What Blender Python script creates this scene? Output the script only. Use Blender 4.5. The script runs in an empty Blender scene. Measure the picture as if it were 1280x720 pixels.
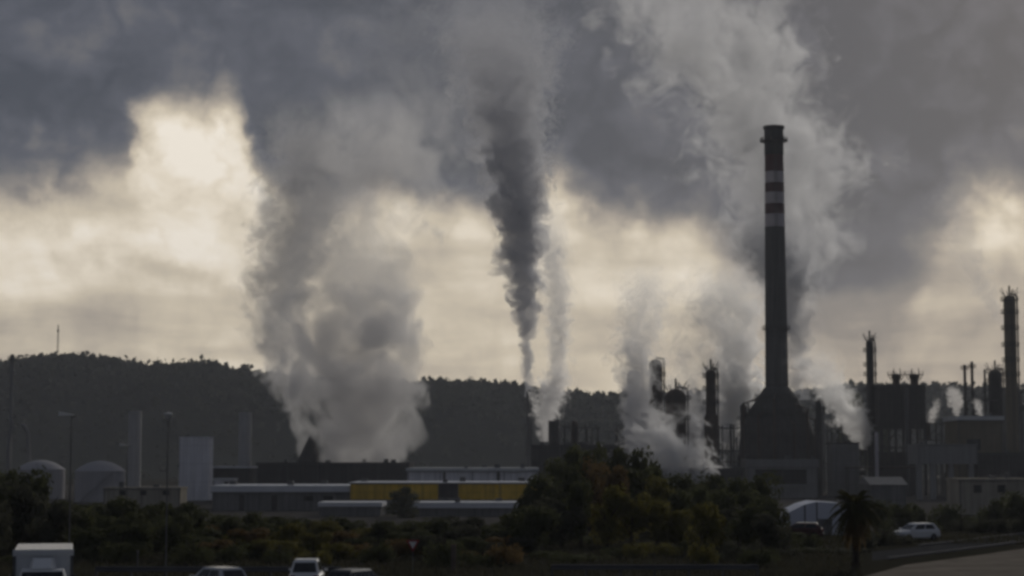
import bpy, bmesh, math, random
from mathutils import Vector, Matrix, noise as mnoise
import numpy as np

R = math.radians
S = bpy.context.scene
C = S.collection
rng = random.Random(7)

# ------------------------------------------------------------------ camera
F = 2389.0                     # focal length in pixels of a 1280 wide picture
HOR = 574.0                    # picture row of the horizon
CAMZ = 7.0
PITCH = math.atan((HOR - 360) / F)
cd = bpy.data.cameras.new('camera'); cam = bpy.data.objects.new('camera', cd); C.objects.link(cam)
cam.location = (0, 0, CAMZ); cam.rotation_euler = (math.pi / 2 + PITCH, 0, 0)
cd.sensor_width = 36; cd.lens = 36 * F / 1280; cd.clip_start = 0.5; cd.clip_end = 20000
S.camera = cam


def at(px, py, d):
    """the place at depth d (metres along Y) seen at a picture position"""
    cx, cy = (px - 640) / F, (360 - py) / F
    y = math.cos(PITCH) - cy * math.sin(PITCH); z = math.sin(PITCH) + cy * math.cos(PITCH)
    t = d / y
    return Vector((cx * t, d, CAMZ + z * t))


def mpp(d): return d / F       # metres per picture pixel at depth d


# ------------------------------------------------------------------ render settings
S.view_settings.view_transform = 'Standard'; S.view_settings.look = 'None'
S.view_settings.exposure = 0.0; S.view_settings.gamma = 1.0
S.view_settings.use_curve_mapping = False
cy = S.cycles
cy.use_denoising = True
try: cy.denoiser = 'OPENIMAGEDENOISE'
except Exception: pass
cy.use_adaptive_sampling = True; cy.adaptive_threshold = 0.02
cy.max_bounces = 10; cy.diffuse_bounces = 2; cy.glossy_bounces = 2; cy.transmission_bounces = 2
cy.volume_bounces = 8; cy.volume_step_rate = 1.0; cy.volume_max_steps = 256
cy.transparent_max_bounces = 16
cy.filter_width = 3.2

# ------------------------------------------------------------------ node helpers
class NT:
    def __init__(s, tree): s.t = tree; s.n = tree.nodes; s.l = tree.links
    def new(s, typ, **kw):
        n = s.n.new(typ)
        for k, v in kw.items(): setattr(n, k, v)
        return n
    def put(s, sock, v):
        if isinstance(v, bpy.types.NodeSocket): s.l.new(v, sock)
        else: sock.default_value = v
    def math(s, op, a, b=None, c=None, clamp=False):
        n = s.n.new('ShaderNodeMath'); n.operation = op; n.use_clamp = clamp
        s.put(n.inputs[0], a)
        if b is not None: s.put(n.inputs[1], b)
        if c is not None: s.put(n.inputs[2], c)
        return n.outputs[0]
    def vmath(s, op, a, b=None, scale=None):
        n = s.n.new('ShaderNodeVectorMath'); n.operation = op
        s.put(n.inputs[0], a)
        if b is not None: s.put(n.inputs[1], b)
        if scale is not None: s.put(n.inputs['Scale'], scale)
        return n.outputs['Value'] if op in ('LENGTH', 'DOT_PRODUCT') else n.outputs['Vector']
    def noise(s, vec, scale, detail=2, rough=0.5, dist=0.0):
        n = s.n.new('ShaderNodeTexNoise'); s.put(n.inputs['Vector'], vec)
        n.inputs['Scale'].default_value = scale; n.inputs['Detail'].default_value = detail
        n.inputs['Roughness'].default_value = rough; n.inputs['Distortion'].default_value = dist
        return n
    def curve(s, x, pts):
        """float curve through pts (x and y in 0..1)"""
        n = s.n.new('ShaderNodeFloatCurve'); s.put(n.inputs['Value'], x)
        cv = n.mapping.curves[0]
        while len(cv.points) > 2: cv.points.remove(cv.points[1])
        cv.points[0].location = pts[0]; cv.points[1].location = pts[-1]
        for p in pts[1:-1]: cv.points.new(*p)
        for p in cv.points: p.handle_type = 'AUTO_CLAMPED'
        n.mapping.use_clip = True; n.mapping.update()
        return n.outputs[0]
    def mapr(s, v, a, b, c=0.0, d=1.0, smooth=True):
        n = s.n.new('ShaderNodeMapRange'); n.interpolation_type = 'SMOOTHSTEP' if smooth else 'LINEAR'
        n.clamp = True
        s.put(n.inputs['Value'], v)
        for k, q in zip(('From Min', 'From Max', 'To Min', 'To Max'), (a, b, c, d)): s.put(n.inputs[k], q)
        return n.outputs['Result']
    def ramp(s, fac, stops):
        n = s.n.new('ShaderNodeValToRGB'); s.put(n.inputs[0], fac)
        e = n.color_ramp.elements
        while len(e) < len(stops): e.new(0.5)
        for k, (p, c) in enumerate(stops): e[k].position = p; e[k].color = (*c, 1)
        return n.outputs[0]


# ------------------------------------------------------------------ sky: overcast with a bright low gap
SUN_EL, SUN_AZ = 23.0, 21.0     # low sun behind the clouds, in front of the camera
W = bpy.data.worlds.new('World'); S.world = W; W.use_nodes = True
w = NT(W.node_tree); w.n.clear()
out = w.new('ShaderNodeOutputWorld')
sky = w.new('ShaderNodeTexSky', sky_type='NISHITA', sun_disc=False)
sky.sun_elevation = R(SUN_EL); sky.sun_rotation = R(SUN_AZ)
sky.dust_density = 3.0
bg0 = w.new('ShaderNodeBackground'); w.l.new(sky.outputs[0], bg0.inputs[0]); bg0.inputs[1].default_value = 0.05
tc = w.new('ShaderNodeTexCoord')
sep = w.new('ShaderNodeSeparateXYZ'); w.l.new(tc.outputs['Generated'], sep.inputs[0])
DEG = 180 / math.pi
az0 = w.math('MULTIPLY', w.math('ARCTAN2', sep.outputs[0], sep.outputs[1]), DEG)
el0 = w.math('MULTIPLY', w.math('ARCSINE', sep.outputs[2]), DEG)
# cloud edges are ragged: shift the direction by noise before looking anything up
dirv = tc.outputs['Generated']
n1 = w.noise(dirv, 9.0, 5, 0.55)
n2 = w.noise(w.vmath('ADD', dirv, (3.1, 1.7, 0.4)), 26.0, 5, 0.55)
sh = w.vmath('SUBTRACT', n1.outputs['Color'], (0.5, 0.5, 0.5))
sh2 = w.vmath('SUBTRACT', n2.outputs['Color'], (0.5, 0.5, 0.5))
s1 = w.new('ShaderNodeSeparateXYZ'); w.l.new(sh, s1.inputs[0])
s2 = w.new('ShaderNodeSeparateXYZ'); w.l.new(sh2, s2.inputs[0])
az = w.math('ADD', az0, w.math('ADD', w.math('MULTIPLY', s1.outputs[0], 3.0), w.math('MULTIPLY', s2.outputs[0], 3.2)))
el = w.math('ADD', el0, w.math('ADD', w.math('MULTIPLY', s1.outputs[1], 2.4), w.math('MULTIPLY', s2.outputs[1], 2.6)))


def azel(px, py):
    v = at(px, py, 1000.0) - Vector((0, 0, CAMZ))
    return math.degrees(math.atan2(v.x, v.y)), math.degrees(math.asin(v.z / v.length))


# underside of the dark cloud deck, degrees above the horizon, by azimuth; set lower out of view to dim the walls
deck = [(-460, 330), (-340, 330), (-120, 215), (0, 200), (60, 205), (120, 203), (162, 195), (180, 160), (200, 138), (250, 148), (300, 145), (328, 165),
        (350, 230), (400, 250), (500, 225), (560, 240), (600, 265), (640, 270), (680, 205), (720, 222), (780, 255),
        (830, 280), (880, 292), (930, 318), (1000, 345), (1060, 350), (1120, 345), (1170, 300), (1200, 245),
        (1230, 226), (1280, 232), (1400, 290), (1600, 340), (1740, 360)]
pts = []
for px, py in deck:
    a, e = azel(px, py); pts.append((min(1, max(0, (a + 24) / 48)), e / 16))
pts[0] = (0.0, pts[0][1]); pts[-1] = (1.0, pts[-1][1])
deck_el = w.math('MULTIPLY', w.curve(w.math('DIVIDE', w.math('ADD', az, 24.0), 48.0), pts), 16.0)
wid = w.mapr(w.math('ABSOLUTE', w.math('SUBTRACT', az0, 9.5)), 5.0, 1.5, 1.0, 2.1)
rel = w.math('DIVIDE', w.math('SUBTRACT', el, deck_el), wid)                     # above (+) or below (-) the deck's edge
t = w.mapr(rel, -1.5, 1.3, 0.81, 0.11)
# brightness falls off again towards the horizon
t = w.math('SUBTRACT', t, w.mapr(el0, 7.0, 2.0, 0.0, 0.05))
# single clouds: (px, py, rx, ry, amount)
BL = [(262, 195, 85, 60, .26), (95, 315, 190, 24, .13), (535, 248, 40, 20, .15), (585, 345, 70, 70, .06), (725, 265, 45, 55, .06),
      (880, 325, 70, 40, .10), (1228, 268, 50, 45, .04), (1080, 372, 120, 26, .05),
      (225, 352, 110, 16, -.12), (70, 398, 130, 22, -.08), (60, 235, 110, 22, -.08), (200, 425, 140, 16, -.05),
      (1120, 440, 260, 60, -.15), (1220, 330, 90, 30, -.12), (780, 300, 60, 30, -.08),
      (1040, 330, 70, 40, -.12),
      (260, 70, 140, 50, .06), (20, 20, 70, 40, .08), (1160, 80, 170, 130, -.10), (1290, 150, 40, 50, .16), (620, 20, 160, 50, .02),
      (60, 125, 110, 60, -.06), (395, 165, 70, 45, -.07), (745, 175, 80, 65, -.07), (1060, 240, 60, 80, -.03), (550, 180, 90, 70, -.06), (860, 210, 90, 60, -.03)]
for px, py, rx, ry, am in BL:
    a, e = azel(px, py)
    dx = w.math('MULTIPLY', w.math('SUBTRACT', az, a), F / DEG / rx)
    dy = w.math('MULTIPLY', w.math('SUBTRACT', el, e), F / DEG / ry)
    q = w.math('ADD', w.math('MULTIPLY', dx, dx), w.math('MULTIPLY', dy, dy))
    g = w.math('EXPONENT', w.math('MULTIPLY', q, -0.8))
    t = w.math('MULTIPLY_ADD', g, am, t)
# wisps: fine soft texture everywhere, streaky near the horizon
mp = w.new('ShaderNodeMapping'); w.l.new(dirv, mp.inputs[0]); mp.inputs['Scale'].default_value = (9, 9, 46)
n3 = w.noise(mp.outputs[0], 1.0, 6, 0.55, 0.4)
n4 = w.noise(dirv, 15.0, 7, 0.58, 0.8)
t = w.math('ADD', t, w.math('MULTIPLY', w.math('SUBTRACT', n3.outputs[0], 0.5), w.mapr(el0, 5.0, 9.0, 0.52, 0.30)))
t = w.math('ADD', t, w.math('MULTIPLY', w.math('SUBTRACT', n4.outputs[0], 0.5), 0.42))
n5 = w.noise(w.vmath('ADD', dirv, w.vmath('SCALE', sh2, scale=0.05)), 24.0, 3, 0.5)
bl = w.math('ABSOLUTE', w.math('MULTIPLY_ADD', n5.outputs[0], 2.0, -1.0))
t = w.math('ADD', t, w.math('MULTIPLY', w.math('SUBTRACT', bl, 0.2), w.mapr(el0, 5.0, 9.0, 0.16, 0.50)))
col = w.ramp(t, [(0.0, (.044, .053, .074)), (0.18, (.080, .088, .114)), (0.34, (.142, .141, .150)), (0.50, (.26, .235, .215)), (0.62, (.43, .375, .31)),
                 (0.78, (.66, .575, .445)), (0.9, (.86, .765, .62)), (1.0, (.97, .89, .77))])
bg1 = w.new('ShaderNodeBackground'); w.l.new(col, bg1.inputs[0]); bg1.inputs[1].default_value = 1.0
mx = w.new('ShaderNodeMixShader'); mx.inputs[0].default_value = 0.96
w.l.new(bg0.outputs[0], mx.inputs[1]); w.l.new(bg1.outputs[0], mx.inputs[2]); w.l.new(mx.outputs[0], out.inputs[0])

sd = bpy.data.lights.new('sun', 'SUN'); so = bpy.data.objects.new('sun', sd); C.objects.link(so)
sd.energy = 1.4; sd.angle = R(14); sd.color = (1.0, 0.95, 0.88)
sv = Vector((math.sin(R(SUN_AZ)) * math.cos(R(SUN_EL)), math.cos(R(SUN_AZ)) * math.cos(R(SUN_EL)), math.sin(R(SUN_EL))))
so.rotation_euler = sv.to_track_quat('Z', 'Y').to_euler()
so.location = (0, 0, 300)


# ------------------------------------------------------------------ materials
def mat(name, col, rough=0.7, var=0.25, scale=0.6, metal=0.0, streak=0.0, bump=0.0, spec=None, seam=0.0):
    """a procedural surface: base colour broken up by noise, optional vertical streaks of dirt"""
    m = bpy.data.materials.new(name); m.use_nodes = True
    t = NT(m.node_tree); b = t.n['Principled BSDF']
    tc = t.new('ShaderNodeTexCoord')
    n = t.noise(tc.outputs['Object'], scale, 5, 0.6)
    f = t.math('MULTIPLY_ADD', t.math('SUBTRACT', n.outputs[0], 0.5), 2 * var, 1.0)
    if streak:
        mp = t.new('ShaderNodeMapping'); t.l.new(tc.outputs['Object'], mp.inputs[0]); mp.inputs['Scale'].default_value = (1.1, 1.1, 0.05)
        s = t.noise(mp.outputs[0], 1.4, 4, 0.6)
        f = t.math('MULTIPLY', f, t.math('MULTIPLY_ADD', t.math('SUBTRACT', s.outputs[0], 0.5), 2 * streak, 1.0))
    if seam:                                   # joints between cladding sheets
        sp = t.new('ShaderNodeSeparateXYZ'); t.l.new(tc.outputs['Object'], sp.inputs[0])
        for ax, w_ in ((0, 1.0), (2, 2.4)):
            fr = t.math('FRACT', t.math('DIVIDE', sp.outputs[ax], seam * w_))
            f = t.math('MULTIPLY', f, t.math('MULTIPLY_ADD', t.math('LESS_THAN', fr, .10 / w_), -.18, 1.0))
    v = t.vmath('SCALE', col, scale=f)
    t.l.new(v, b.inputs['Base Color'])
    b.inputs['Specular IOR Level'].default_value = spec if spec is not None else (0.5 if rough < .6 else 0.25 if rough < .8 else 0.03 if rough < .85 else 0.0)
    b.inputs['Roughness'].default_value = rough; b.inputs['Metallic'].default_value = metal
    if bump:
        bp = t.new('ShaderNodeBump'); bp.inputs['Strength'].default_value = bump; t.l.new(n.outputs[0], bp.inputs['Height'])
        t.l.new(bp.outputs[0], b.inputs['Normal'])
    return m


M = {
    'palecon': mat('pale_concrete', (.46, .45, .44), .85, .2, .15, streak=.35),
    'pole': mat('dull_pole', (.05, .05, .05), .85, .2, 1.0),
    'yard': mat('yard_concrete', (.075, .07, .064), .95, .35, .08),
    'asphalt': mat('asphalt', (.05, .05, .051), .9, .3, .8), 'soil': mat('soil', (.035, .033, .024), .95, .45, .12),
    'sand': mat('pale_earth', (.19, .168, .14), .95, .7, .35, bump=.3), 'kerb': mat('kerb_stone', (.22, .21, .20), .85, .2, 1.5),
    'paint': mat('road_paint', (.55, .55, .53), .7, .25, 3), 'hill': mat('hill_scrub', (.033, .036, .031), 1, .3, .008),
    'concrete': mat('weathered_concrete', (.27, .265, .255), .85, .2, .15, streak=.3),
    'chim': mat('chimney_concrete', (.10, .10, .098), .85, .3, .12, streak=.6),
    'soot_shade': mat('soot_and_shade', (.035, .037, .04), .9, .3, .3, streak=.3),  # soot on the chimney top; also painted shade in the portal opening
    'red': mat('faded_red_paint', (.075, .024, .029), .7, .25, .4, streak=.3), 'white': mat('dirty_white_paint', (.52, .48, .49), .85, .15, .4, streak=.25),
    'steel': mat('dark_steel', (.06, .058, .055), .6, .3, .6, .3), 'rust': mat('rusty_steel', (.085, .062, .048), .75, .4, .5, .1, streak=.3),
    'galv': mat('galvanised_steel', (.12, .12, .122), .6, .2, .8, .3), 'tank': mat('tank_paint', (.44, .42, .42), .8, .15, .15, streak=.2),
    'silo': mat('pale_cladding', (.80, .78, .79), .85, .2, .2, streak=.45, seam=2.2), 'ochre': mat('ochre_wall', (.20, .17, .12), .85, .25, .3, streak=.25),
    'beige': mat('beige_wall', (.36, .325, .26), .85, .3, .3, streak=.5), 'grey': mat('grey_wall', (.20, .196, .19), .85, .3, .2, streak=.45, seam=1.6),
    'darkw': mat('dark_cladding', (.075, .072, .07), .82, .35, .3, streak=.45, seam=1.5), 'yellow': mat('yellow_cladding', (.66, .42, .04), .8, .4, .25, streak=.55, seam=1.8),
    'roof': mat('pale_roof_sheet', (.72, .72, .73), .85, .18, .3), 'wroof': mat('white_roof', (.65, .65, .63), .8, .15, .3), 'shedw': mat('pale_blue_sheet', (.70, .72, .78), .85, .15, .4),
    'bark': mat('bark', (.06, .048, .038), .95, .4, 2), 'glass': mat('dark_glass', (.02, .022, .025), .08, .1, 1),
    'carw': mat('white_car_paint', (.75, .75, .74), .25, .04, 1), 'carg': mat('silver_car_paint', (.45, .46, .48), .25, .05, 1, .4),
    'cardk': mat('dark_car_paint', (.05, .052, .056), .3, .06, 1), 'carr': mat('red_car_paint', (.06, .010, .012), .5, .08, 1), 'rubber': mat('rubber', (.02, .02, .02), .9, .2, 3), 'plast': mat('black_plastic', (.03, .03, .032), .5, .2, 3),
    'signr': mat('sign_red', (.35, .03, .03), .5, .15, 4), 'signw': mat('sign_white', (.7, .7, .68), .5, .08, 4), 'lampw': mat('lamp_housing', (.75, .75, .73), .6, .1, 3),
    'lightr': mat('tail_light', (.25, .01, .01), .2, .1, 5), 'lighth': mat('headlight_glass', (.6, .62, .65), .1, .1, 5),
    'post': mat('brown_concrete', (.15, .12, .10), .9, .3, 2),
}
def leaf_mat(name, col, var=.5, scale=.25, through=.4):
    """leaves: half of the light that hits them goes through"""
    m = mat(name, col, .8, var, scale, spec=.02); t = NT(m.node_tree); b = t.n['Principled BSDF']
    tr = t.new('ShaderNodeBsdfTranslucent'); mx = t.new('ShaderNodeMixShader'); mx.inputs[0].default_value = through
    t.l.new(b.inputs['Base Color'].links[0].from_socket, tr.inputs[0])
    t.l.new(b.outputs[0], mx.inputs[1]); t.l.new(tr.outputs[0], mx.inputs[2]); t.l.new(mx.outputs[0], t.n['Material Output'].inputs[0])
    return m


LEAF = {'dark': leaf_mat('dark_leaves', (.085, .09, .042)), 'olive': leaf_mat('olive_leaves', (.15, .135, .038)),
        'brown': leaf_mat('autumn_leaves', (.17, .115, .05)), 'grey': leaf_mat('scrub_leaves', (.08, .08, .055)),
        'grass': leaf_mat('dry_grass', (.05, .047, .03)), 'palm': leaf_mat('palm_fronds', (.075, .07, .03)), 'wood': leaf_mat('hill_leaves', (.040, .044, .036), .25, .03, .55)}


# ------------------------------------------------------------------ geometry helpers
class MB:
    def __init__(s): s.v = []; s.f = []
    def add(s, vs, fs):
        o = len(s.v); s.v += [tuple(q) for q in vs]; s.f += [tuple(i + o for i in q) for q in fs]; return s
    def box(s, x0, x1, y0, y1, z0, z1):
        return s.add([(x0, y0, z0), (x1, y0, z0), (x1, y1, z0), (x0, y1, z0), (x0, y0, z1), (x1, y0, z1), (x1, y1, z1), (x0, y1, z1)],
                     [(3, 2, 1, 0), (4, 5, 6, 7), (0, 1, 5, 4), (1, 2, 6, 5), (2, 3, 7, 6), (3, 0, 4, 7)])
    def lathe(s, prof, n=24, c=(0, 0), cap=True):
        o = []
        for r, z in prof:
            o += [(c[0] + r * math.cos(2 * math.pi * k / n), c[1] + r * math.sin(2 * math.pi * k / n), z) for k in range(n)]
        f = []
        for i in range(len(prof) - 1):
            for k in range(n):
                a, b = i * n + k, i * n + (k + 1) % n
                f.append((a, b, b + n, a + n))
        if cap: f += [tuple(range(n - 1, -1, -1)), tuple(range((len(prof) - 1) * n, len(prof) * n))]
        return s.add(o, f)
    def tube(s, path, r, n=6):
        path = [Vector(p) for p in path]; rs = r if isinstance(r, (list, tuple)) else [r] * len(path)
        o = []; up = Vector((0.13, 0.31, 0.94))
        for i, p in enumerate(path):
            d = (path[min(i + 1, len(path) - 1)] - path[max(i - 1, 0)]).normalized()
            a = d.cross(up); a = a.normalized() if a.length > 1e-3 else Vector((1, 0, 0)); b = d.cross(a)
            o += [p + (a * math.cos(2 * math.pi * k / n) + b * math.sin(2 * math.pi * k / n)) * rs[i] for k in range(n)]
        f = []
        for i in range(len(path) - 1):
            for k in range(n):
                a, b = i * n + k, i * n + (k + 1) % n
                f.append((a, a + n, b + n, b))
        f += [tuple(range(n)), tuple(range(len(path) * n - 1, (len(path) - 1) * n - 1, -1))]
        return s.add(o, f)
    def loft(s, rings):
        n = len(rings[0]); o = [q for r in rings for q in r]; f = []
        for i in range(len(rings) - 1):
            for k in range(n):
                a, b = i * n + k, i * n + (k + 1) % n
                f.append((a, b, b + n, a + n))
        f += [tuple(range(n - 1, -1, -1)), tuple(range((len(rings) - 1) * n, len(rings) * n))]
        return s.add(o, f)
    def mesh(s, name):
        me = bpy.data.meshes.new(name); me.from_pydata([tuple(q) for q in s.v], [], s.f)
        bm = bmesh.new(); bm.from_mesh(me); bmesh.ops.recalc_face_normals(bm, faces=bm.faces); bm.to_mesh(me); bm.free()
        return me
    def build(s, name, m, parent=None, smooth=False, loc=None, bevel=0):
        me = s.mesh(name); me.materials.append(m)
        if smooth:
            me.polygons.foreach_set('use_smooth', [True] * len(me.polygons))
            try: me.set_sharp_from_angle(angle=R(40))
            except Exception: pass
        o = bpy.data.objects.new(name, me); C.objects.link(o)
        if parent: o.parent = parent
        if loc is not None: o.location = loc
        if bevel:
            bv = o.modifiers.new('bevel', 'BEVEL'); bv.width = bevel; bv.segments = 2; bv.limit_method = 'ANGLE'
        return o


def tag(o, label, cat, group=None):
    o['label'] = label; o['category'] = cat
    if group: o['group'] = group
    return o


def thing(name, label, cat, loc=(0, 0, 0), rz=0.0, group=None):
    o = bpy.data.objects.new(name, None); C.objects.link(o); o.location = loc; o.rotation_euler = (0, 0, rz); o.empty_display_size = 0.3
    return tag(o, label, cat, group)


def struct(o): o['kind'] = 'structure'; return o


def copy_tree(o, parent=None):
    c = o.copy(); C.objects.link(c)
    if parent: c.parent = parent
    for ch in list(o.children): copy_tree(ch, c)
    return c


# ------------------------------------------------------------------ ground and hills
def sheet(name, poly, z, m):
    return struct(MB().add([(x, y, z) for x, y in poly], [tuple(range(len(poly)))]).build(name, m))


def gz(y):
    """height of the ground: level by the road, then down to the refinery plain"""
    f = min(1, max(0, (y - 186) / 60)); return -5.0 * f * f * (3 - 2 * f)


mb = MB(); ROWS = [-200, 0, 100, 186] + [186 + 60 * k / 10 for k in range(1, 11)] + [600, 1200, 3000]
for y in ROWS: mb.v += [(-1900, y, gz(y)), (1900, y, gz(y))]
for k in range(len(ROWS) - 1): mb.f.append((2 * k, 2 * k + 1, 2 * k + 3, 2 * k + 2))
struct(mb.build('ground', M['soil']))
sheet('yard', [(-230, 255), (330, 255), (420, 900), (-420, 900)], -4.99, M['yard'])


def gxy(px, py):
    """ground point (z = 0) at a picture position"""
    a = at(px, py, 100.0) - Vector((0, 0, CAMZ)); k = -CAMZ / a.z
    return (a.x * k, 100.0 * k)


SKY = [(-900, 440), (-500, 462), (-250, 446), (-100, 458), (0, 456), (20, 451), (45, 450), (62, 444), (100, 444), (140, 447), (160, 450), (185, 457), (205, 457), (235, 454), (255, 452),
       (290, 458), (320, 464), (400, 472), (480, 476), (520, 478), (545, 476), (600, 476), (640, 480), (700, 489), (740, 493), (790, 492), (850, 490),
       (900, 490), (940, 492), (1000, 490), (1040, 484), (1060, 480), (1100, 480), (1140, 481), (1180, 482), (1250, 485), (1280, 485), (1400, 478), (1700, 486), (2200, 470)]
SX = np.array([p[0] for p in SKY], float); SYv = np.array([p[1] for p in SKY], float)
HD = 1650.0


def hill_h(x, y):
    px = 640 + x / HD * F
    top = at(640, float(np.interp(px, SX, SYv)), HD).z - 5.0
    f = min(1, max(0, (y - 1150) / (HD - 1150))); f = f * f * (3 - 2 * f)
    b = min(1, max(0, (y - HD) / 900)); b = 1 - 0.85 * b * b * (3 - 2 * b)
    nz = mnoise.fractal(Vector((x / 130, y / 130, 1.3)), 1.0, 2.0, 4) * 9 * f * (1 - f) * 2
    return max(-5.4, (top + 5) * f * b + nz - 5.3)


mb = MB(); NX, NY = 190, 42
for j in range(NY):
    y = 1130 + j * (2750 - 1130) / (NY - 1)
    for i in range(NX):
        x = -1500 + i * 3000 / (NX - 1)
        mb.v.append((x, y, hill_h(x, y)))
for j in range(NY - 1):
    for i in range(NX - 1):
        a = j * NX + i; mb.f.append((a, a + 1, a + 1 + NX, a + NX))
struct(mb.build('hill', M['hill'], smooth=True))

# the woodland that covers the hill: one mass of leaf clumps
vs, fs = [], []
r2 = np.random.default_rng(5)
for k in range(16000):
    x = r2.uniform(-640, 640) if k % 8 else r2.uniform(-1300, 1300)
    y = HD + r2.uniform(-60, 30) if k % 3 == 0 else HD - abs(r2.normal(0, 170))
    z = hill_h(x, y); s = r2.uniform(1.4, 3.4) * (1 if k % 12 else 1.5)
    c = Vector((x, y, z + s * 0.7))
    for q in range(4):
        d = Vector(r2.normal(size=3)).normalized(); e = d.cross(Vector((.3, .2, .9))).normalized(); g = d.cross(e)
        p = c + Vector(r2.normal(size=3)) * s * 0.5; h = s * r2.uniform(.5, .9)
        o = len(vs); vs += [tuple(p + e * h), tuple(p + g * h), tuple(p - e * h * .8), tuple(p - g * h * .9)]; fs.append((o, o + 1, o + 2, o + 3))
me = bpy.data.meshes.new('hillside_wood'); me.from_pydata(vs, [], fs); me.materials.append(LEAF['wood'])
o = bpy.data.objects.new('hillside_wood', me); C.objects.link(o); o['kind'] = 'stuff'
o['label'] = 'dark scrub woodland covering the long hill behind the refinery'


# ------------------------------------------------------------------ smoke and steam
def plume(name, label, d, path, dens, color, soft=0.5, amp=0.55, rough=0.6, s1=0.9, s2=2.6, flat=1.0, fine=1.1, aniso=0.5, steps=0.35, group=None, top_fade=0.75, seed=0.0, gaps=0.0):
    """a column of smoke at depth d. path = (px, py, radius px[, density 0..1]) from its foot upwards"""
    P = []
    for q in path:
        c = at(q[0], q[1], d); P.append((c.x, c.z, q[2] * 1.12 * mpp(d), q[3] if len(q) > 3 else 1.0))
    base = Vector((P[0][0], d, P[0][1])); H = P[-1][1] - P[0][1]
    xs = [p[0] - base.x for p in P]; hs = [(p[1] - P[0][1]) / H for p in P]; rs = [p[2] for p in P]
    x0, x1, rm = min(xs) - 1, max(xs) + 1, max(rs); ravg = sum(rs) / len(rs)
    # hull: rings a little wider than the smoke
    rings = []; N = 20
    for i in range(N + 1):
        h = i / N; x = np.interp(h, hs, xs); r = np.interp(h, hs, rs) * (1.0 + 0.62 * amp) + 0.1 * rm * min(1, h * 3)
        rings.append([(x + r * math.cos(2 * math.pi * k / 18), r * flat * math.sin(2 * math.pi * k / 18), h * H) for k in range(18)])
    m = bpy.data.materials.new(name); m.use_nodes = True
    t = NT(m.node_tree); t.n.clear(); out = t.new('ShaderNodeOutputMaterial')
    tc = t.new('ShaderNodeTexCoord'); p = tc.outputs['Object']
    sp = t.new('ShaderNodeSeparateXYZ'); t.l.new(p, sp.inputs[0])
    h = t.math('DIVIDE', sp.outputs[2], H, clamp=True)
    cx = t.math('MULTIPLY_ADD', t.curve(h, [(a, (b - x0) / (x1 - x0)) for a, b in zip(hs, xs)]), x1 - x0, x0)
    r = t.math('MULTIPLY', t.curve(h, [(a, b / rm) for a, b in zip(hs, rs)]), rm)
    kd = t.curve(h, [(a, q[3]) for a, q in zip(hs, P)])
    pn = t.vmath('ADD', p, (seed * 31.7, seed * 17.3, seed * 11.1))
    na = t.noise(pn, s1 / ravg, 2, 0.5)
    wv = t.vmath('SCALE', t.vmath('SUBTRACT', na.outputs['Color'], (.5, .5, .5)), scale=t.math('MULTIPLY', r, 2.6 * amp))
    q = t.vmath('ADD', p, wv)
    sq = t.new('ShaderNodeSeparateXYZ'); t.l.new(q, sq.inputs[0])
    dx = t.math('DIVIDE', t.math('SUBTRACT', sq.outputs[0], cx), r)
    dy = t.math('DIVIDE', sq.outputs[1], t.math('MULTIPLY', r, flat))
    dd = t.math('SQRT', t.math('ADD', t.math('MULTIPLY', dx, dx), t.math('MULTIPLY', dy, dy)))
    pb = t.vmath('ADD', q, (seed * 5.7, 3.3, 1.9)); bil = None
    for sc_, wt in ((1.0, 1.0), (2.15, .52), (4.6, .19)):
        k = t.noise(pb, s2 * .55 * sc_ / ravg, 0)
        k = t.math('MULTIPLY', t.math('ABSOLUTE', t.math('MULTIPLY_ADD', k.outputs[0], 2.0, -1.0)), wt)
        bil = k if bil is None else t.math('ADD', bil, k)
    val = t.math('SUBTRACT', 1.0, dd)
    val = t.math('ADD', val, t.math('MULTIPLY', t.math('SUBTRACT', bil, 0.44), fine * 1.0))
    if gaps:
        val = t.math('SUBTRACT', val, t.math('MULTIPLY', t.mapr(na.outputs[0], 0.5, 0.66), gaps))
    den = t.mapr(val, 0.08, 0.08 + soft)
    den = t.math('MULTIPLY', den, t.math('MULTIPLY', kd, dens))
    # never reach the hull itself
    den = t.math('MULTIPLY', den, t.mapr(h, 1.0, top_fade))
    v = t.new('ShaderNodeVolumePrincipled'); v.inputs['Color'].default_value = (*color, 1)
    v.inputs['Anisotropy'].default_value = aniso
    t.l.new(den, v.inputs['Density']); t.l.new(v.outputs[0], out.inputs['Volume'])
    m.cycles.volume_step_rate = steps
    try: m.volume_intersection_method = 'ACCURATE'
    except Exception: pass
    o = MB().loft(rings).build(name, m, loc=base)
    return tag(o, label, 'steam' if name.startswith('steam') else 'smoke', group)


GREY = (.42, .42, .45); STEAM = (.95, .93, .91); MID = (.72, .70, .69)
plume('smoke_plume', 'thick dark grey smoke column rising straight up from the middle of the hill line', 860,
      [(660, 498, 5, 1.3), (660, 470, 8, 1.3), (659, 430, 12, 1.2), (658, 400, 18, 1.1), (655, 360, 25), (653, 325, 32), (653, 285, 36), (649, 250, 40, .85), (642, 200, 44, .7), (634, 150, 52, .46), (628, 100, 64, .26), (620, 40, 82, .11), (612, -40, 100, .02)],
      .28, (.79, .795, .82), soft=.32, amp=.46, fine=.95, s1=1.7, s2=3.8, steps=.12, seed=1, top_fade=.8, aniso=.3)
plume('smoke_plume', 'broad soft smoke layer spreading left from the top of the dark column', 900,
      [(560, 250, 40, .15), (555, 215, 60, .5), (548, 170, 85, .8), (538, 125, 100, .8), (520, 80, 110, .6), (500, 30, 120, .4), (480, -40, 130, .15)],
      .026, (.62, .63, .67), soft=.8, amp=.6, fine=1.2, s1=1.4, s2=3.4, flat=.5, steps=.25, seed=14, aniso=.3)
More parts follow.
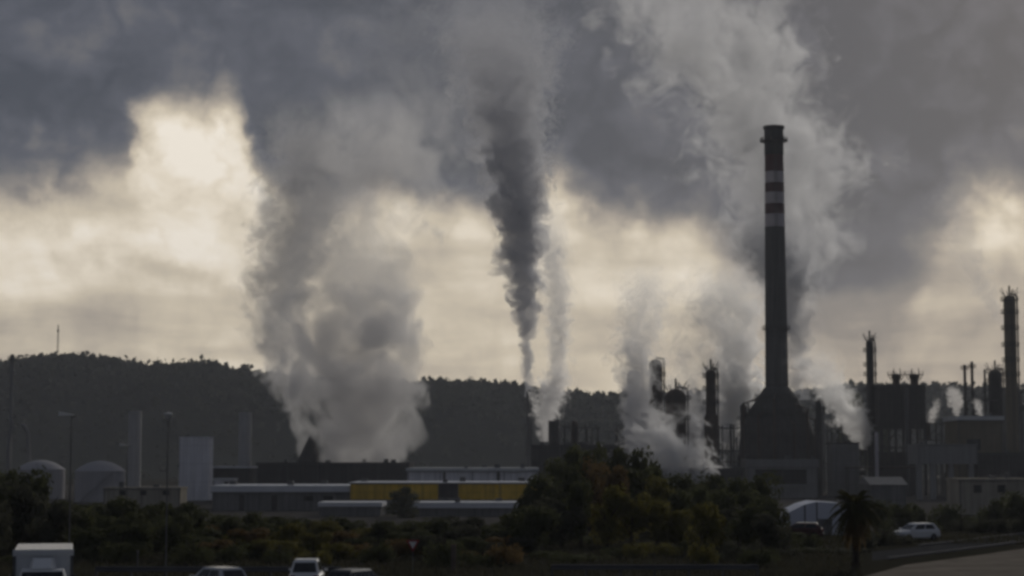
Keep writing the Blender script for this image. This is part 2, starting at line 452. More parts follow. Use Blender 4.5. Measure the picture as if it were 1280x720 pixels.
plume('steam_plume', 'thin pale steam column just right of the dark smoke column', 800,
      [(682, 552, 8), (683, 525, 16), (690, 490, 22), (698, 455, 15, .9), (699, 415, 17, .8), (697, 370, 20, .6), (692, 325, 22, .45), (688, 280, 24, .3), (684, 240, 26, .1)],
      .30, (.95,.94,.93), soft=.5, amp=.42, fine=.95, s1=1.8, s2=4.0, steps=.16, seed=2)
plume('steam_plume', 'broad grey steam cloud boiling up from the long cooling basin on the left', 640,
      [(447, 580, 58, 1.9), (445, 550, 74, 1.9), (442, 510, 90, 1.9), (436, 470, 102, 1.6), (432, 420, 112, 1.0), (432, 370, 114, .75), (440, 320, 114, .55), (455, 270, 112, .5), (470, 215, 118, .5), (480, 150, 125, .4), (480, 90, 135, .2)],
      .14, (.995,.985,.975), soft=.6, amp=.48, fine=1.0, s1=1.3, s2=3.4, flat=.55, steps=.18, seed=3, gaps=.36)
plume('steam_plume', 'lumpy grey steam trail drifting up from the left end of the cooling basin', 690,
      [(377, 572, 5), (374, 545, 12), (370, 520, 15), (358, 480, 30, .9), (350, 440, 42), (350, 395, 48, .9), (356, 350, 54, .8), (368, 300, 60, .7), (378, 240, 64, .65), (382, 180, 66, .5), (380, 110, 70, .2)],
      .14, (.95,.94,.93), soft=.6, amp=.45, fine=.95, s1=1.3, s2=3.4, steps=.16, seed=4)
plume('steam_plume', 'pale steam rising around the distillation columns at their left', 600,
      [(812, 590, 24), (806, 560, 27), (800, 525, 24, .8), (797, 490, 24, .5), (795, 450, 28, .3), (800, 400, 33, .16), (808, 350, 36, .1), (812, 310, 40, .03)],
      .8, (.99,.982,.975), soft=.5, amp=.55, fine=1.2, s1=1.6, s2=3.6, steps=.16, seed=5)
plume('steam_plume', 'ragged pale steam spreading behind the middle distillation columns', 668,
      [(868, 600, 30), (862, 575, 42), (858, 545, 46, .8), (862, 510, 48, .4), (865, 470, 46, .25), (870, 420, 46, .2), (875, 360, 46, .12), (880, 300, 46, .05)],
      .34, (.98,.97,.96), soft=.6, amp=.65, fine=1.4, s1=1.4, s2=3.4, flat=.6, steps=.18, seed=6, gaps=.4)
plume('steam_plume', 'low bright bank of steam spilling down to the treetops below the columns', 560,
      [(866, 612, 30, 1), (850, 592, 52), (835, 572, 56, .9), (830, 550, 50, .6), (828, 525, 44, .25), (826, 500, 40, .05)],
      1.0, (.99, .985, .978), soft=.5, amp=.65, fine=1.3, s1=1.5, s2=3.4, flat=.4, steps=.18, seed=15, gaps=.35)
plume('steam_plume', 'pale steam billowing between the crowned column and the tall striped chimney', 690,
      [(915, 562, 14), (916, 540, 26), (918, 505, 30), (920, 465, 33, .4), (920, 420, 40, .18), (915, 370, 48, .1), (905, 315, 54, .03)],
      .9, (.99,.985,.975), soft=.5, amp=.55, fine=1.1, s1=1.5, s2=3.6, steps=.18, seed=7)
plume('steam_plume', 'huge grey-white steam plume swelling up behind the striped chimney', 960,
      [(996, 440, 24, .2), (992, 425, 30, .4), (986, 405, 38, .6), (984, 375, 52, .7), (982, 325, 76, .75), (980, 270, 98, .9), (968, 205, 112, .95), (940, 140, 108, .9), (905, 75, 120, .8), (865, 10, 135, .6), (820, -60, 150, .3)],
      .062, (.80, .805, .815), soft=.7, amp=.46, fine=.95, s1=1.5, s2=3.8, flat=.7, steps=.14, seed=8)
plume('smoke_plume', 'dark grey smoke hugging the lower half of the striped chimney from behind', 900,
      [(1000, 500, 14, .8), (997, 460, 18), (993, 420, 24), (986, 380, 34), (976, 345, 46, .9), (964, 312, 52, .6), (955, 280, 54, .25), (948, 250, 54, .05)],
      .16, (.62, .63, .66), soft=.6, amp=.46, fine=1.0, s1=1.6, s2=3.6, steps=.16, seed=16, aniso=.3)
plume('steam_plume', 'bright white steam burst to the right of the striped chimney foot', 640,
      [(1081, 562, 7), (1076, 545, 17), (1066, 526, 24), (1052, 506, 26, .9), (1038, 488, 28, .6), (1026, 468, 32, .3), (1018, 445, 36, .12), (1012, 420, 40, .03)],
      .40, (.985, .98, .97), soft=.5, amp=.5, fine=1.1, s1=1.5, s2=3.4, steps=.16, seed=9)
plume('steam_plume', 'small white steam puff behind the ochre block, the larger left one', 700, [(1196, 520, 4), (1196, 505, 9), (1193, 494, 10, .8), (1190, 480, 8, .2)], .5, STEAM, seed=10, steps=.2)
plume('steam_plume', 'small white steam puff on the white roof edge of the ochre block', 600, [(1226, 521, 3), (1224, 513, 6), (1222, 505, 6, .7), (1219, 496, 5, .2)], .7, STEAM, seed=11, steps=.2)
plume('steam_plume', 'faint thin steam wisp beside the crown-topped block', 690, [(1163, 530, 4), (1166, 518, 7), (1170, 506, 6, .6), (1172, 494, 5, .1)], .35, STEAM, seed=12, steps=.2)
plume('smoke_plume', 'faint grey smoke leaning left from the tall right-hand column', 740,
      [(1256, 408, 6), (1244, 388, 13), (1232, 366, 17, .8), (1218, 335, 22, .6), (1205, 300, 28, .4), (1195, 255, 34, .2), (1190, 210, 40, .1)],
      .10, MID, soft=.6, amp=.5, fine=1.2, s1=1.5, s2=3.4, steps=.18, seed=13)


# ------------------------------------------------------------------ the tall striped chimney
D = 650.0
def Z(py, d=D): return at(640, py, d).z
def X(px, d=D): return (px - 640) / F * d / (math.cos(PITCH))   # close to at().x for rows near the middle


def cx_at(px, py, d): return at(px, py, d).x


cc = at(971, 480, D)
ch = thing('striped_chimney', 'very tall concrete chimney with red and white bands near its sooty top', 'chimney', (cc.x, D, 0))
r_top, r_bot = 11.2 * mpp(D), 15.6 * mpp(D); ztop = Z(158)
def rad(z): return r_top + (r_bot - r_top) * (1 - z / ztop)
def seg(name, z0, z1, m, k=0.0):
    n = 6
    return MB().lathe([(rad(z0 + (z1 - z0) * i / n) + k, z0 + (z1 - z0) * i / n) for i in range(n + 1)], 40).build(name, m, ch, True)
seg('shaft', gz(D), Z(284), M['chim'])
ys = [(284, 268, 'white'), (268, 255, 'red'), (255, 241, 'white'), (241, 229, 'red'), (229, 215, 'white'), (215, 194, 'red')]
for a, b, m in ys: seg('band', Z(a) + .002, Z(b), M[m], .03)
MB().lathe([(r_top + .25, Z(194)), (r_top + .2, Z(162)), (r_top + .6, Z(161)), (r_top + .6, ztop), (r_top - .6, ztop), (r_top - .6, ztop - 3), (0.01, ztop - 3.1)], 40).build('sooty_top', M['soot_shade'], ch, True)
MB().lathe([(51 * mpp(D), gz(D)), (50 * mpp(D), Z(575)), (46 * mpp(D), Z(545)), (37 * mpp(D), Z(516)), (25 * mpp(D), Z(498)), (16.5 * mpp(D), Z(485)), (rad(Z(484)) + .05, Z(484))], 36).build('flared_foot', M['darkw'], ch, True)
for a_, z_ in ((3.6, 505), (4.1, 520), (4.5, 500), (5.0, 530), (5.4, 512), (5.8, 525)):
    x_, y_ = 50 * mpp(D) * math.cos(a_), 50 * mpp(D) * math.sin(a_); MB().tube([(x_, y_, gz(D)), (x_, y_, Z(z_)), (x_ * .6, y_ * .6, Z(z_) + 1.5)], .45, 6).build('duct', M['rust'], ch, True)
for k in range(int((Z(290) - Z(480)) / 9)):
    z = Z(480) + k * 9; MB().lathe([(rad(z) + .01, z), (rad(z) + .10, z + .05), (rad(z) + .10, z + .4), (rad(z) + .01, z + .45)], 40, cap=False).build('lift_ring', M['chim'], ch)
def ring_platform(parent, z, r, wd, name='platform', m=None, rail=1.1, c=(0, 0)):
    m = m or M['steel']
    p = MB().lathe([(r, z), (r + wd, z), (r + wd, z + .15), (r, z + .15)], 28, c, cap=False).build(name, m, parent)
    q = MB()
    for hh in (.55, 1.1):
        q.lathe([(r + wd - .08, z + .15 + hh), (r + wd, z + .15 + hh), (r + wd, z + .25 + hh), (r + wd - .08, z + .25 + hh)], 28, c, cap=False)
    for k in range(14):
        a = 2 * math.pi * k / 14; x, y = c[0] + (r + wd - .05) * math.cos(a), c[1] + (r + wd - .05) * math.sin(a)
        q.tube([(x, y, z + .15), (x, y, z + 1.4)], .05, 4)
    q.build('railing', m, p)
    return p
for y_, r_ in ((545, 46.3), (516, 37.3), (498, 25.3)): ring_platform(ch, Z(y_), r_ * mpp(D), .9)
ring_platform(ch, Z(177), r_top + .2, 1.5); ring_platform(ch, Z(412), rad(Z(412)), 1.0)
for k in range(6):
    a = k * math.pi / 3 + .2
    MB().box(-.3, .3, -.3, .3, 0, .9).build('aviation_light', M['galv'], ch, loc=((r_top + 1.2) * math.cos(a), (r_top + 1.2) * math.sin(a), Z(176)))
l = MB()
for s in (-.35, .35): l.tube([(s, -r_bot - .5, 2), (s, -rad(Z(415)) - .5, Z(415)), (s, -r_top - .6, Z(178))], .07, 4)
for k in range(140):
    z = 3 + k * .8; yy = -rad(z) - .5; l.box(-.35, .35, yy - .03, yy + .03, z, z + .07)
l.build('ladder', M['steel'], ch)


# ------------------------------------------------------------------ process columns
def column(name, label, px, ytop, wpx, d, m, plats=(), dome=True, pipe=True, crown=False, group=None, skirt=1.0, cat='column', zbase=None, bulge=None):
    if zbase is None: zbase = gz(d)
    r = wpx / 2 * mpp(d); zt = Z(ytop, d); b = at(px, min(ytop + 60, 574), d)
    th = thing(name, label, cat, (b.x, d, zbase), 0, group); H = zt - zbase
    pr = [(r * skirt, 0), (r * skirt, H * .18), (r, H * .22), (r, H - (r * .7 if dome else 0))]
    if bulge: pr = [(r, 0), (r, H * bulge[0]), (r * bulge[2], H * (bulge[0] + .04)), (r * bulge[2], H * bulge[1]), (r, H * (bulge[1] + .04)), (r, H - r * .7)]
    if dome: pr += [(r * .85, H - r * .35), (r * .5, H - r * .1), (r * .12, H)]
    MB().lathe(pr, 24).build('shell', m, th, True)
    for y in plats: ring_platform(th, Z(y, d) - zbase, r + .05, max(.9, r * .45))
    if pipe:
        MB().tube([(r + .5, -.2, 1), (r + .5, -.2, H - 1.5), (r + .3, -.1, H + .2), (0, 0, H + .5)], .28, 6).build('overhead_pipe', M['galv'], th, True)
        q = MB()
        for s in (-.25, .25): q.tube([(s, -r - .4, 1), (s, -r - .4, H - 1)], .05, 4)
        for k in range(int(H / 1.0) - 2): q.box(-.25, .25, -r - .43, -r - .37, 1.5 + k, 1.57 + k)
        q.build('ladder', M['steel'], th)
    if crown:
        q = MB()
        for k in range(9):
            a = 2 * math.pi * k / 9; q.tube([(r * .8 * math.cos(a), r * .8 * math.sin(a), H - .5), ((r + 1.1) * math.cos(a), (r + 1.1) * math.sin(a), H + 1.2 + .6 * (k % 3))], .12, 4)
        q.tube([(0, 0, H), (0, 0, H + 3.2)], .3, 6); q.tube([(.9, .3, H - .5), (.9, .3, H + 1.9)], .15, 5)
        q.build('crown_frame', M['steel'], th)
    return th


column('distillation_column', 'tall rounded-top distillation column wreathed in steam', 820, 449, 17, 630, M['rust'], (470, 500, 530))
column('distillation_column', 'hazy grey column half lost in steam, left of the rounded-top column', 793, 462, 18, 660, M['grey'], (490, 520))
column('distillation_column', 'squat broad dark column low between the two tall steaming columns', 845, 486, 26, 592, M['rust'], (500, 525), crown=True, bulge=None)
column('distillation_column', 'tall slim column with a jagged crown platform above the steam', 889, 462, 13, 590, M['rust'], (472, 488, 505), crown=True, bulge=(.25, .62, 1.35))
column('distillation_column', 'low dark column at the right edge of the middle steam', 930, 505, 9, 655, M['steel'], (525,))
column('vent_stack', 'dark stack standing inside the thin pale steam column', 692, 526, 13, 760, M['darkw'], (), dome=False, cat='stack')
column('flare_stack', 'thin grey stack at the foot of the thick dark smoke column', 660, 489, 5, 830, M['grey'], (500,), dome=False, cat='stack')
column('process_tower', 'slim dark tower with ladder platforms left of the crowned block', 1088, 425, 9.5, 650, M['steel'], (440, 458, 470, 490, 520), crown=True, cat='tower')
column('process_tower', 'massive tall column with stacked side platforms at the right edge', 1263, 369, 15, 640, M['ochre'], (376, 392, 412, 433, 452, 470), crown=True, cat='tower', skirt=1.25)
column('thin_stack', 'shorter of the two thin stacks on the skyline right', 1207, 456, 3.6, 700, M['steel'], (462,), dome=False, cat='stack', pipe=False)
column('thin_stack', 'taller of the two thin stacks on the skyline right', 1216, 452, 3.6, 700, M['steel'], (460,), dome=False, cat='stack', pipe=False)
column('thin_stack', 'thin pipe stack just left of the massive right column', 1232, 462, 2.6, 690, M['steel'], (), dome=False, cat='stack', pipe=False)
column('process_vessel', 'dark clustered vessel hugging the massive right column', 1245, 462, 17, 665, M['darkw'], (466, 478), crown=True, cat='vessel')
column('process_vessel', 'slim vessel at the right side of the striped chimney foot', 1024, 500, 8, 640, M['darkw'], (515,), cat='vessel')
column('grey_stack', 'slim pale stack with dark tip at the far left edge', 14, 443, 5, 700, M['concrete'], (450,), dome=False, cat='stack', pipe=False)
column('concrete_tower', 'round concrete tower right of the white silo block', 306, 516, 16, 640, M['palecon'], (), dome=False, cat='tower', pipe=False)
column('concrete_tower', 'round grey tower behind the storage tanks', 168, 514, 16, 680, M['palecon'], (), dome=False, cat='tower', pipe=False)
column('white_pipe', 'short bright white vertical pipe below the crowned block', 1096, 540, 4.5, 600, M['white'], (), cat='pipe', pipe=False)
column('pale_pipe_stack', 'pale vertical pipe running up the front of the crowned block', 1134, 484, 4.5, 625, M['galv'], (), dome=False, cat='pipe', pipe=False)

# crowned reactor block on legs
b0 = at(1100, 520, 640).x; b1 = at(1157, 520, 640).x; zt, zb = Z(481, 640), Z(536, 640)
blk = thing('reactor_block', 'dark raised process block on steel legs with two crowned vessels', 'process unit', ((b0 + b1) / 2, 640, 0))
hw = (b1 - b0) / 2
MB().box(-hw, hw, 0, 12, zb, zt).build('housing', M['darkw'], blk)
for i in range(4):
    for yy in (0.3, 11.7):
        x = -hw + .4 + i * (2 * hw - .8) / 3; MB().box(x - .4, x + .4, yy - .3, yy + .3, -5, zb - .003).build('leg', M['steel'], blk)
for k in range(5):
    z = zb + (k + .5) * (zt - zb) / 5; MB().box(-hw - .15, hw + .15, -.25, -.003, z, z + .35).build('girder', M['steel'], blk)
for k in range(3):
    x = -hw + .5 + k * (hw - .5) ; MB().box(x - .2, x + .2, -.5, -.255, zb, zt).build('column_beam', M['steel'], blk)
MB().box(-hw + .8, hw - .8, 6, 10, -5, zb * .55).build('lower_floor', M['darkw'], blk)
q = MB()
for z in (zb * .3, zb * .62): q.box(-hw, hw, .0, .6, z, z + .5)
q.build('tie_beam', M['steel'], blk)
for px, w_ in ((1124, 12), (1147, 13)):
    x = at(px, 480, 640).x - blk.location.x; r = w_ / 2 * mpp(640)
    v = MB().lathe([(r * .8, 0), (r * .78, 1.8), (r * .95, 2.4), (r * .95, 3.4), (r * .5, 3.9), (r * .2, 4.0)], 18).build('vessel_top', M['rust'], blk, True, loc=(x, 5, zt))
    p = MB().lathe([(r, 3.4), (r + 1.3, 3.5), (r + 1.3, 3.65), (r, 3.6)], 18, cap=False)
    for k in range(10):
        a = k * math.pi / 5; p.tube([((r + 1.25) * math.cos(a), (r + 1.25) * math.sin(a), 3.6), ((r + 1.25) * math.cos(a), (r + 1.25) * math.sin(a), 4.7)], .07, 4)
        if k % 3 == 0: p.tube([(r * .9 * math.cos(a), r * .9 * math.sin(a), 3.3), (r * .9 * math.cos(a), r * .9 * math.sin(a), 5.0 + (k % 2) * .8)], .12, 4)
        p.tube([(r * math.cos(a), r * math.sin(a), 1.6), ((r + 1.25) * math.cos(a), (r + 1.25) * math.sin(a), 3.5)], .08, 4)
    p.build('crown', M['steel'], v)


def frame_unit(label, px0, px1, ytop, d, floors, seed):
    """an open steel process frame: posts, floors, handrails, vessels and pipes"""
    q = random.Random(seed); x0, x1 = at(px0, 574, d).x, at(px1, 574, d).x; hw = (x1 - x0) / 2; H = Z(ytop, d) - gz(d); dep = 9.0
    th = thing('process_unit', label, 'process unit', ((x0 + x1) / 2, d, gz(d)))
    n = max(2, round(2 * hw / 4.5))
    for i in range(n + 1):
        for y in (0, dep):
            x = -hw + i * 2 * hw / n; MB().box(x - .22, x + .22, y - .22, y + .22, 0, H + q.uniform(-1.5, .8)).build('post', M['steel'], th)
    for k in range(1, floors + 1):
        z = H * k / floors - .4 - (.5 if k == floors else 0)
        fl = MB().box(-hw - .5, hw + .5, .24, dep - .24, z, z + .25).build('floor', M['steel'], th)
        r = MB()
        for h in (.6, 1.15): r.box(-hw - .5, hw + .5, .25, .33, z + .25 + h, z + .33 + h)
        for i in range(int(hw * 2 / 1.6)): x = -hw + i * 1.6; r.box(x, x + .08, .26, .32, z + .252, z + 1.4)
        r.build('railing', M['steel'], fl)
    br = MB()
    for i in range(n):
        xa, xb = -hw + i * 2 * hw / n, -hw + (i + 1) * 2 * hw / n; k = q.randrange(floors); br.tube([(xa, -.25, H * k / floors), (xb, -.25, H * (k + 1) / floors - .5)], .13, 4)
    br.build('brace', M['steel'], th)
    for k in range(max(2, int(hw / 2.2))):
        x = q.uniform(-hw + 1.2, hw - 1.2); r = q.uniform(.8, 1.5); fl = q.randrange(floors); z0 = H * fl / floors + (.0 if fl == 0 else -.1); hh = H / floors * q.uniform(.6, 1.25); y = q.uniform(2, 7)
        if q.random() < .6: MB().lathe([(r, 0), (r, hh), (r * .75, hh + r * .4), (r * .2, hh + r * .6)], 16).build('vessel', M['rust' if q.random() < .5 else 'galv'], th, True, loc=(x, y, z0))
        else: MB().tube([(-r * 1.6, 0, 0), (-r * 1.4, 0, 0), (r * 1.4, 0, 0), (r * 1.6, 0, 0)], [r * .4, r * .8, r * .8, r * .4], 14).build('drum', M['galv'], th, True, loc=(x, y, z0 + r * 1.1))
    for k in range(3):
        x = q.uniform(-hw, hw); MB().tube([(x, -.6, 0), (x, -.6, H * q.uniform(.6, 1.15)), (x + q.uniform(-2, 2), 1.5, H * .6)], .2, 6).build('pipe', M['galv'], th, True)
    return th


for i, a in enumerate((('open steel frame with vessels between the flared chimney foot and the slim tower', 1040, 1082, 527, 655, 4), ('open steel frame right of the crowned block, under the steam wisp', 1158, 1198, 526, 650, 4),
          ('steel frame with drums at the picture edge right of the massive column', 1270, 1304, 486, 650, 5), ('low steel frame in the steam left of the middle columns', 772, 812, 533, 668, 3),
          ('low steel frame in the steam between the two tall middle columns', 850, 884, 536, 672, 3), ('steel frame just left of the flared chimney foot', 903, 932, 532, 610, 3),
          ('dark steel frame right of the thin pale steam column', 706, 748, 532, 725, 3), ('steel frame behind the ochre block, left of the massive column', 1218, 1250, 497, 655, 4))): frame_unit(*a, seed=i)


# ------------------------------------------------------------------ buildings
def building(name, label, px0, px1, ytop, d, depth, wall, roofm, cat='building', ybot=None, windows=(), over=.35, doors=(), roof_t=.5, pitch=0.0, loc_z=None):
    if loc_z is None: loc_z = gz(d)
    x0, x1 = at(px0, 574, d).x, at(px1, 574, d).x; zt = Z(ytop, d); cxm = (x0 + x1) / 2; hw = (x1 - x0) / 2
    th = thing(name, label, cat, (cxm, d, loc_z)); zt -= loc_z
    MB().box(-hw, hw, 0, depth, 0, zt - roof_t).build('wall', wall, th)
    if pitch:
        MB().add([(-hw - over, -over, zt - roof_t + .003), (hw + over, -over, zt - roof_t + .003), (hw + over, depth + over, zt - roof_t + .003), (-hw - over, depth + over, zt - roof_t + .003),
                  (-hw - over, depth / 2, zt + pitch), (hw + over, depth / 2, zt + pitch)], [(0, 1, 5, 4), (2, 3, 4, 5), (1, 2, 5), (3, 0, 4), (3, 2, 1, 0)]).build('roof', roofm, th)
    else:
        MB().box(-hw - over, hw + over, -over, depth + over, zt - roof_t + .003, zt).build('roof', roofm, th)
    L = 2 * hw
    if L > 14 and not pitch:
        MB().box(-hw - over, hw + over, -over - .16, -over - .003, zt - roof_t - .05, zt - roof_t + .12).build('gutter', M['galv'], th)
        for k in range(int(L / 9) + 1):
            x = -hw + .3 + k * (L - .6) / max(1, int(L / 9)); MB().box(x - .08, x + .08, -.16, -.003, 0, zt - roof_t - .055).build('downpipe', M['galv'], th)
        rv = random.Random(int(px0 * 7 + d))
        for k in range(int(L / 8)):
            x = rv.uniform(-hw + 1, hw - 1); y = rv.uniform(1, depth - 1); q = rv.uniform(.4, .9)
            MB().box(x - q, x + q, y - q, y + q, zt + .002, zt + rv.uniform(.5, 1.3)).build('roof_vent', M['galv'], th)
    for wx0, wx1, wy0, wy1 in windows:
        a0, a1 = at(wx0, 574, d).x - cxm, at(wx1, 574, d).x - cxm; q0, q1 = Z(wy1, d) - loc_z, Z(wy0, d) - loc_z
        f = MB().box(a0, a1, -.12, -.004, q0, q1).build('window', M['darkw'], th)
        MB().box(a0 + .12, a1 - .12, -.16, -.123, q0 + .12, q1 - .12).build('pane', M['glass'], f)
    for wx0, wx1, wy0 in doors:
        a0, a1 = at(wx0, 574, d).x - cxm, at(wx1, 574, d).x - cxm
        MB().box(a0, a1, -.12, -.004, 0, Z(wy0, d) - loc_z).build('door', M['darkw'], th)
    return th


building('silo_block', 'tall pale windowless block standing beside the round concrete tower', 224, 261, 546, 560, 8, M['silo'], M['silo'], over=.12)
building('low_hall', 'low hall with pale flat roof between silo block and round tower', 267, 312, 583, 590, 16, M['darkw'], M['roof'])
building('low_shed', 'small pale shed just right of the tall silo block', 268, 291, 598, 540, 8, M['silo'], M['wroof'], doors=((281, 286, 602),))
building('long_wall_building', 'long low beige building in front of the storage tanks', 130, 226, 609, 470, 10, M['beige'], M['beige'], over=.15, windows=((150, 158, 613, 619), (176, 184, 613, 619), (204, 212, 613, 619)))
building('flat_warehouse', 'long grey warehouse with pale roof left of the yellow building', 266, 441, 607, 450, 30, M['grey'], M['roof'], roof_t=1.6, doors=((340, 347, 619), (300, 306, 619)), windows=((380, 392, 620, 626), (405, 417, 620, 626)))
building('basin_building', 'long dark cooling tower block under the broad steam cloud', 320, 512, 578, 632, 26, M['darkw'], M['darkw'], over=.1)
building('white_hall', 'long white flat-roofed hall behind the yellow-banded building', 509, 672, 585, 560, 40, M['silo'], M['wroof'], roof_t=1.0, windows=((554, 557, 590, 600), (621, 625, 590, 601)))
yb = building('yellow_band_building', 'long low building with a yellow band under its roof', 438, 676, 603, 440, 30, M['grey'], M['roof'], roof_t=.25)
x0, x1 = at(438, 574, 440).x - yb.location.x, at(676, 574, 440).x - yb.location.x
for a, b in ((438, 505), (505, 548), (573, 625), (625, 676)):
    p0, p1 = at(a, 574, 440).x - yb.location.x, at(b, 574, 440).x - yb.location.x
    MB().box(p0 + .05, p1 - .05, -.3, -.004, Z(625, 440) + 5.1, Z(603.5, 440) + 4.7).build('yellow_panel', M['yellow'], yb)
p0, p1 = at(549, 574, 440).x - yb.location.x, at(572, 574, 440).x - yb.location.x
MB().box(p0, p1, -.2, -.004, Z(622, 440) + 5, Z(605, 440) + 5).build('loading_door', M['darkw'], yb)
building('low_annex', 'low pale-roofed annex before the yellow building, left of the dark tree', 400, 476, 628, 405, 14, M['grey'], M['roof'], roof_t=.9)
building('low_annex', 'low pale-roofed annex before the yellow building, right of the dark tree', 517, 670, 628, 405, 14, M['grey'], M['roof'], roof_t=1.3)
building('frame_building', 'concrete portal building with a wide dark opening below the striped chimney', 934, 1022, 574, 600, 16, M['concrete'], M['concrete'], roof_t=2.6, doors=())
fb = bpy.data.objects['frame_building']
p0, p1 = at(944, 574, 600).x - fb.location.x, at(1008, 574, 600).x - fb.location.x
MB().box(p0, p1, -.15, -.004, 4.2, Z(587, 600) + 5).build('opening', M['soot_shade'], fb)  # solid dark panel: shade inside the open frame put in as colour
MB().box(p0 - 1, p1, -.5, -.16, 3.2, 4.15).build('sill_beam', M['concrete'], fb)
building('ochre_block', 'ochre industrial block with a white roof edge beside the massive column', 1198, 1254, 520, 600, 18, M['ochre'], M['wroof'], roof_t=1.4, over=.5, windows=((1209, 1226, 549, 563),))
building('side_block', 'lower grey block projecting left of the ochre block on pillars', 1147, 1222, 555, 575, 14, M['concrete'], M['concrete'], loc_z=Z(580, 575), over=.1)
sbk = bpy.data.objects['side_block']
for px in (1150, 1167, 1190, 1215):
    x = at(px, 574, 575).x - sbk.location.x; MB().box(x - .8, x + .8, 1, 2.6, -5 - sbk.location.z, -.004).build('pillar', M['concrete'], sbk)
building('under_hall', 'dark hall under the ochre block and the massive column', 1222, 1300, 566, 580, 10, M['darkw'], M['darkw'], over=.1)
building('beige_house', 'low beige building at the right edge behind round bushes', 1198, 1290, 598, 420, 12, M['beige'], M['beige'], over=.2, windows=((1216, 1226, 606, 616), (1246, 1256, 606, 616)))
building('pump_house', 'small dark pump house with flat roof right of the striped chimney', 1040, 1074, 553, 620, 10, M['grey'], M['darkw'], over=.2)
building('grey_shed', 'grey shed behind the palm tree with shallow roof', 1088, 1132, 604, 380, 12, M['grey'], M['concrete'], pitch=1.2, roof_t=.3)
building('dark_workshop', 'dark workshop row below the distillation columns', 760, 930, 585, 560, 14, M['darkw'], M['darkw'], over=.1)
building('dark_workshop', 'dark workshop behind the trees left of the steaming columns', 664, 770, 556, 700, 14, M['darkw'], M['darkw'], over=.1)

# pale sheeted shelter with a sloping left side
d = 178.0; c = at(1012, 660, d); sh_ = thing('white_shelter', 'pale blue-white sheeted shelter with sloping roof left of the palm', 'shelter', (c.x, d, 0))
def sx(px): return at(px, 640, d).x - c.x
prof = [(966, 650), (985, 641), (1005, 631), (1020, 627), (1052, 629), (1061, 640), (1061, 676), (966, 676)]
pts_ = [(sx(a), Z(b, d)) for a, b in prof]; n = len(pts_)
MB().loft([[(x, 0, max(0, z)) for x, z in pts_], [(x, 6, max(0, z)) for x, z in pts_]]).build('sheet_cover', M['shedw'], sh_)
MB().box(sx(1022), sx(1040), -.06, -.004, 0, 1.5).build('flap', M['grey'], sh_)
for a in (986, 1006, 1021, 1052): MB().box(sx(a) - .05, sx(a) + .05, -.05, -.004, 0, max(.3, Z(np.interp(a, [p[0] for p in prof[:6]], [p[1] for p in prof[:6]]), d) - .05)).build('rib', M['galv'], sh_)

# conical heap hood between the jets of steam
c = at(388, 578, 650)
cone = MB().lathe([(20 * mpp(650), -5), (17 * mpp(650), Z(578, 650)), (7 * mpp(650), Z(556, 650)), (2.0 * mpp(650), Z(546, 650)), (.2, Z(544, 650))], 20).build('cone_roof', M['darkw'], None, True, loc=(c.x, 650, 0))
tag(cone, 'dark conical hopper between two jets of steam left of the broad cloud', 'hopper')


# tanks
def tank(label, px0, px1, ytop, yeave, d):
    r = (px1 - px0) / 2 * mpp(d); b = at((px0 + px1) / 2, 574, d); ze, zt = Z(yeave, d), Z(ytop, d)
    th = thing('storage_tank', label, 'tank', (b.x, d + r, gz(d)), 0, 'storage tanks on the left'); ze -= gz(d); zt -= gz(d)
    MB().lathe([(r, 0), (r, ze)], 40).build('shell', M['tank'], th, True)
    MB().lathe([(r + .1, ze + .003), (r + .1, ze + .25), (r * .8, ze + (zt - ze) * .45), (r * .5, ze + (zt - ze) * .8), (r * .2, ze + (zt - ze) * .97), (.05, zt)], 40).build('dome_roof', M['tank'], th, True)
    q = MB()
    for k in range(int(ze / .3)): a = -2.2 + k * .05; q.box((r + .1) * math.cos(a) - .3, (r + .1) * math.cos(a) + .3, (r + .5) * math.sin(a) - .2, (r + .5) * math.sin(a) + .2, k * .3, k * .3 + .06)
    q.build('spiral_stair', M['galv'], th)
    for z in (ze * .35, ze * .7): MB().lathe([(r, z), (r + .12, z), (r + .12, z + .2), (r, z + .2)], 40, cap=False).build('wind_girder', M['tank'], th)
tank('large domed storage tank, the nearer and fuller in view of the two', 88, 150, 576, 590, 540)
tank('domed storage tank partly hidden by the dark left-hand tree', 14, 74, 575, 588, 580)

# bent flue ducts at the far left
for lab, pth in (('pale bent duct curving down beside the left-hand tree', [(27, 531), (31, 533), (35, 541), (36, 575), (36, 598)]), ('pale leaning duct right of the far left stack', [(15, 526), (14, 536), (11, 550), (10, 598)])):
    P = [at(a, b, 600) for a, b in pth]; base = Vector((P[-1].x, 600, -5))
    th = thing('flue_duct', lab, 'duct', base); MB().tube([p - base for p in P[:-1]] + [Vector((0, 0, 0))], .7, 8).build('duct', M['concrete'], th, True)
    MB().box(-1.4, 1.4, -1.4, 1.4, 0, 1.2).build('plinth', M['concrete'], th)

# radio mast on the hill
b = at(72, 446, HD); hz = hill_h(b.x, HD)
th = thing('radio_mast', 'thin radio mast on the crest of the left hill', 'mast', (b.x, HD, hz))
q = MB(); Hm = Z(406, HD) - hz
for k in range(3): a = k * 2.094; q.tube([(1.1 * math.cos(a), 1.1 * math.sin(a), 0), (.35 * math.cos(a), .35 * math.sin(a), Hm)], .22, 4)
q.build('lattice', M['galv'], th); MB().box(-.9, .9, -.3, .3, Hm * .8, Hm * .86).build('antenna', M['galv'], th)
b = at(197, 457, HD); hz = hill_h(b.x, HD)
th = thing('radio_mast', 'short faint mast in the dip of the left hill', 'mast', (b.x, HD, hz)); MB().tube([(0, 0, 0), (0, 0, Z(446, HD) - hz)], [.3, .2], 5).build('pole', M['galv'], th)
MB().box(-.6, .6, -.2, .2, 7, 8).build('antenna', M['galv'], th)


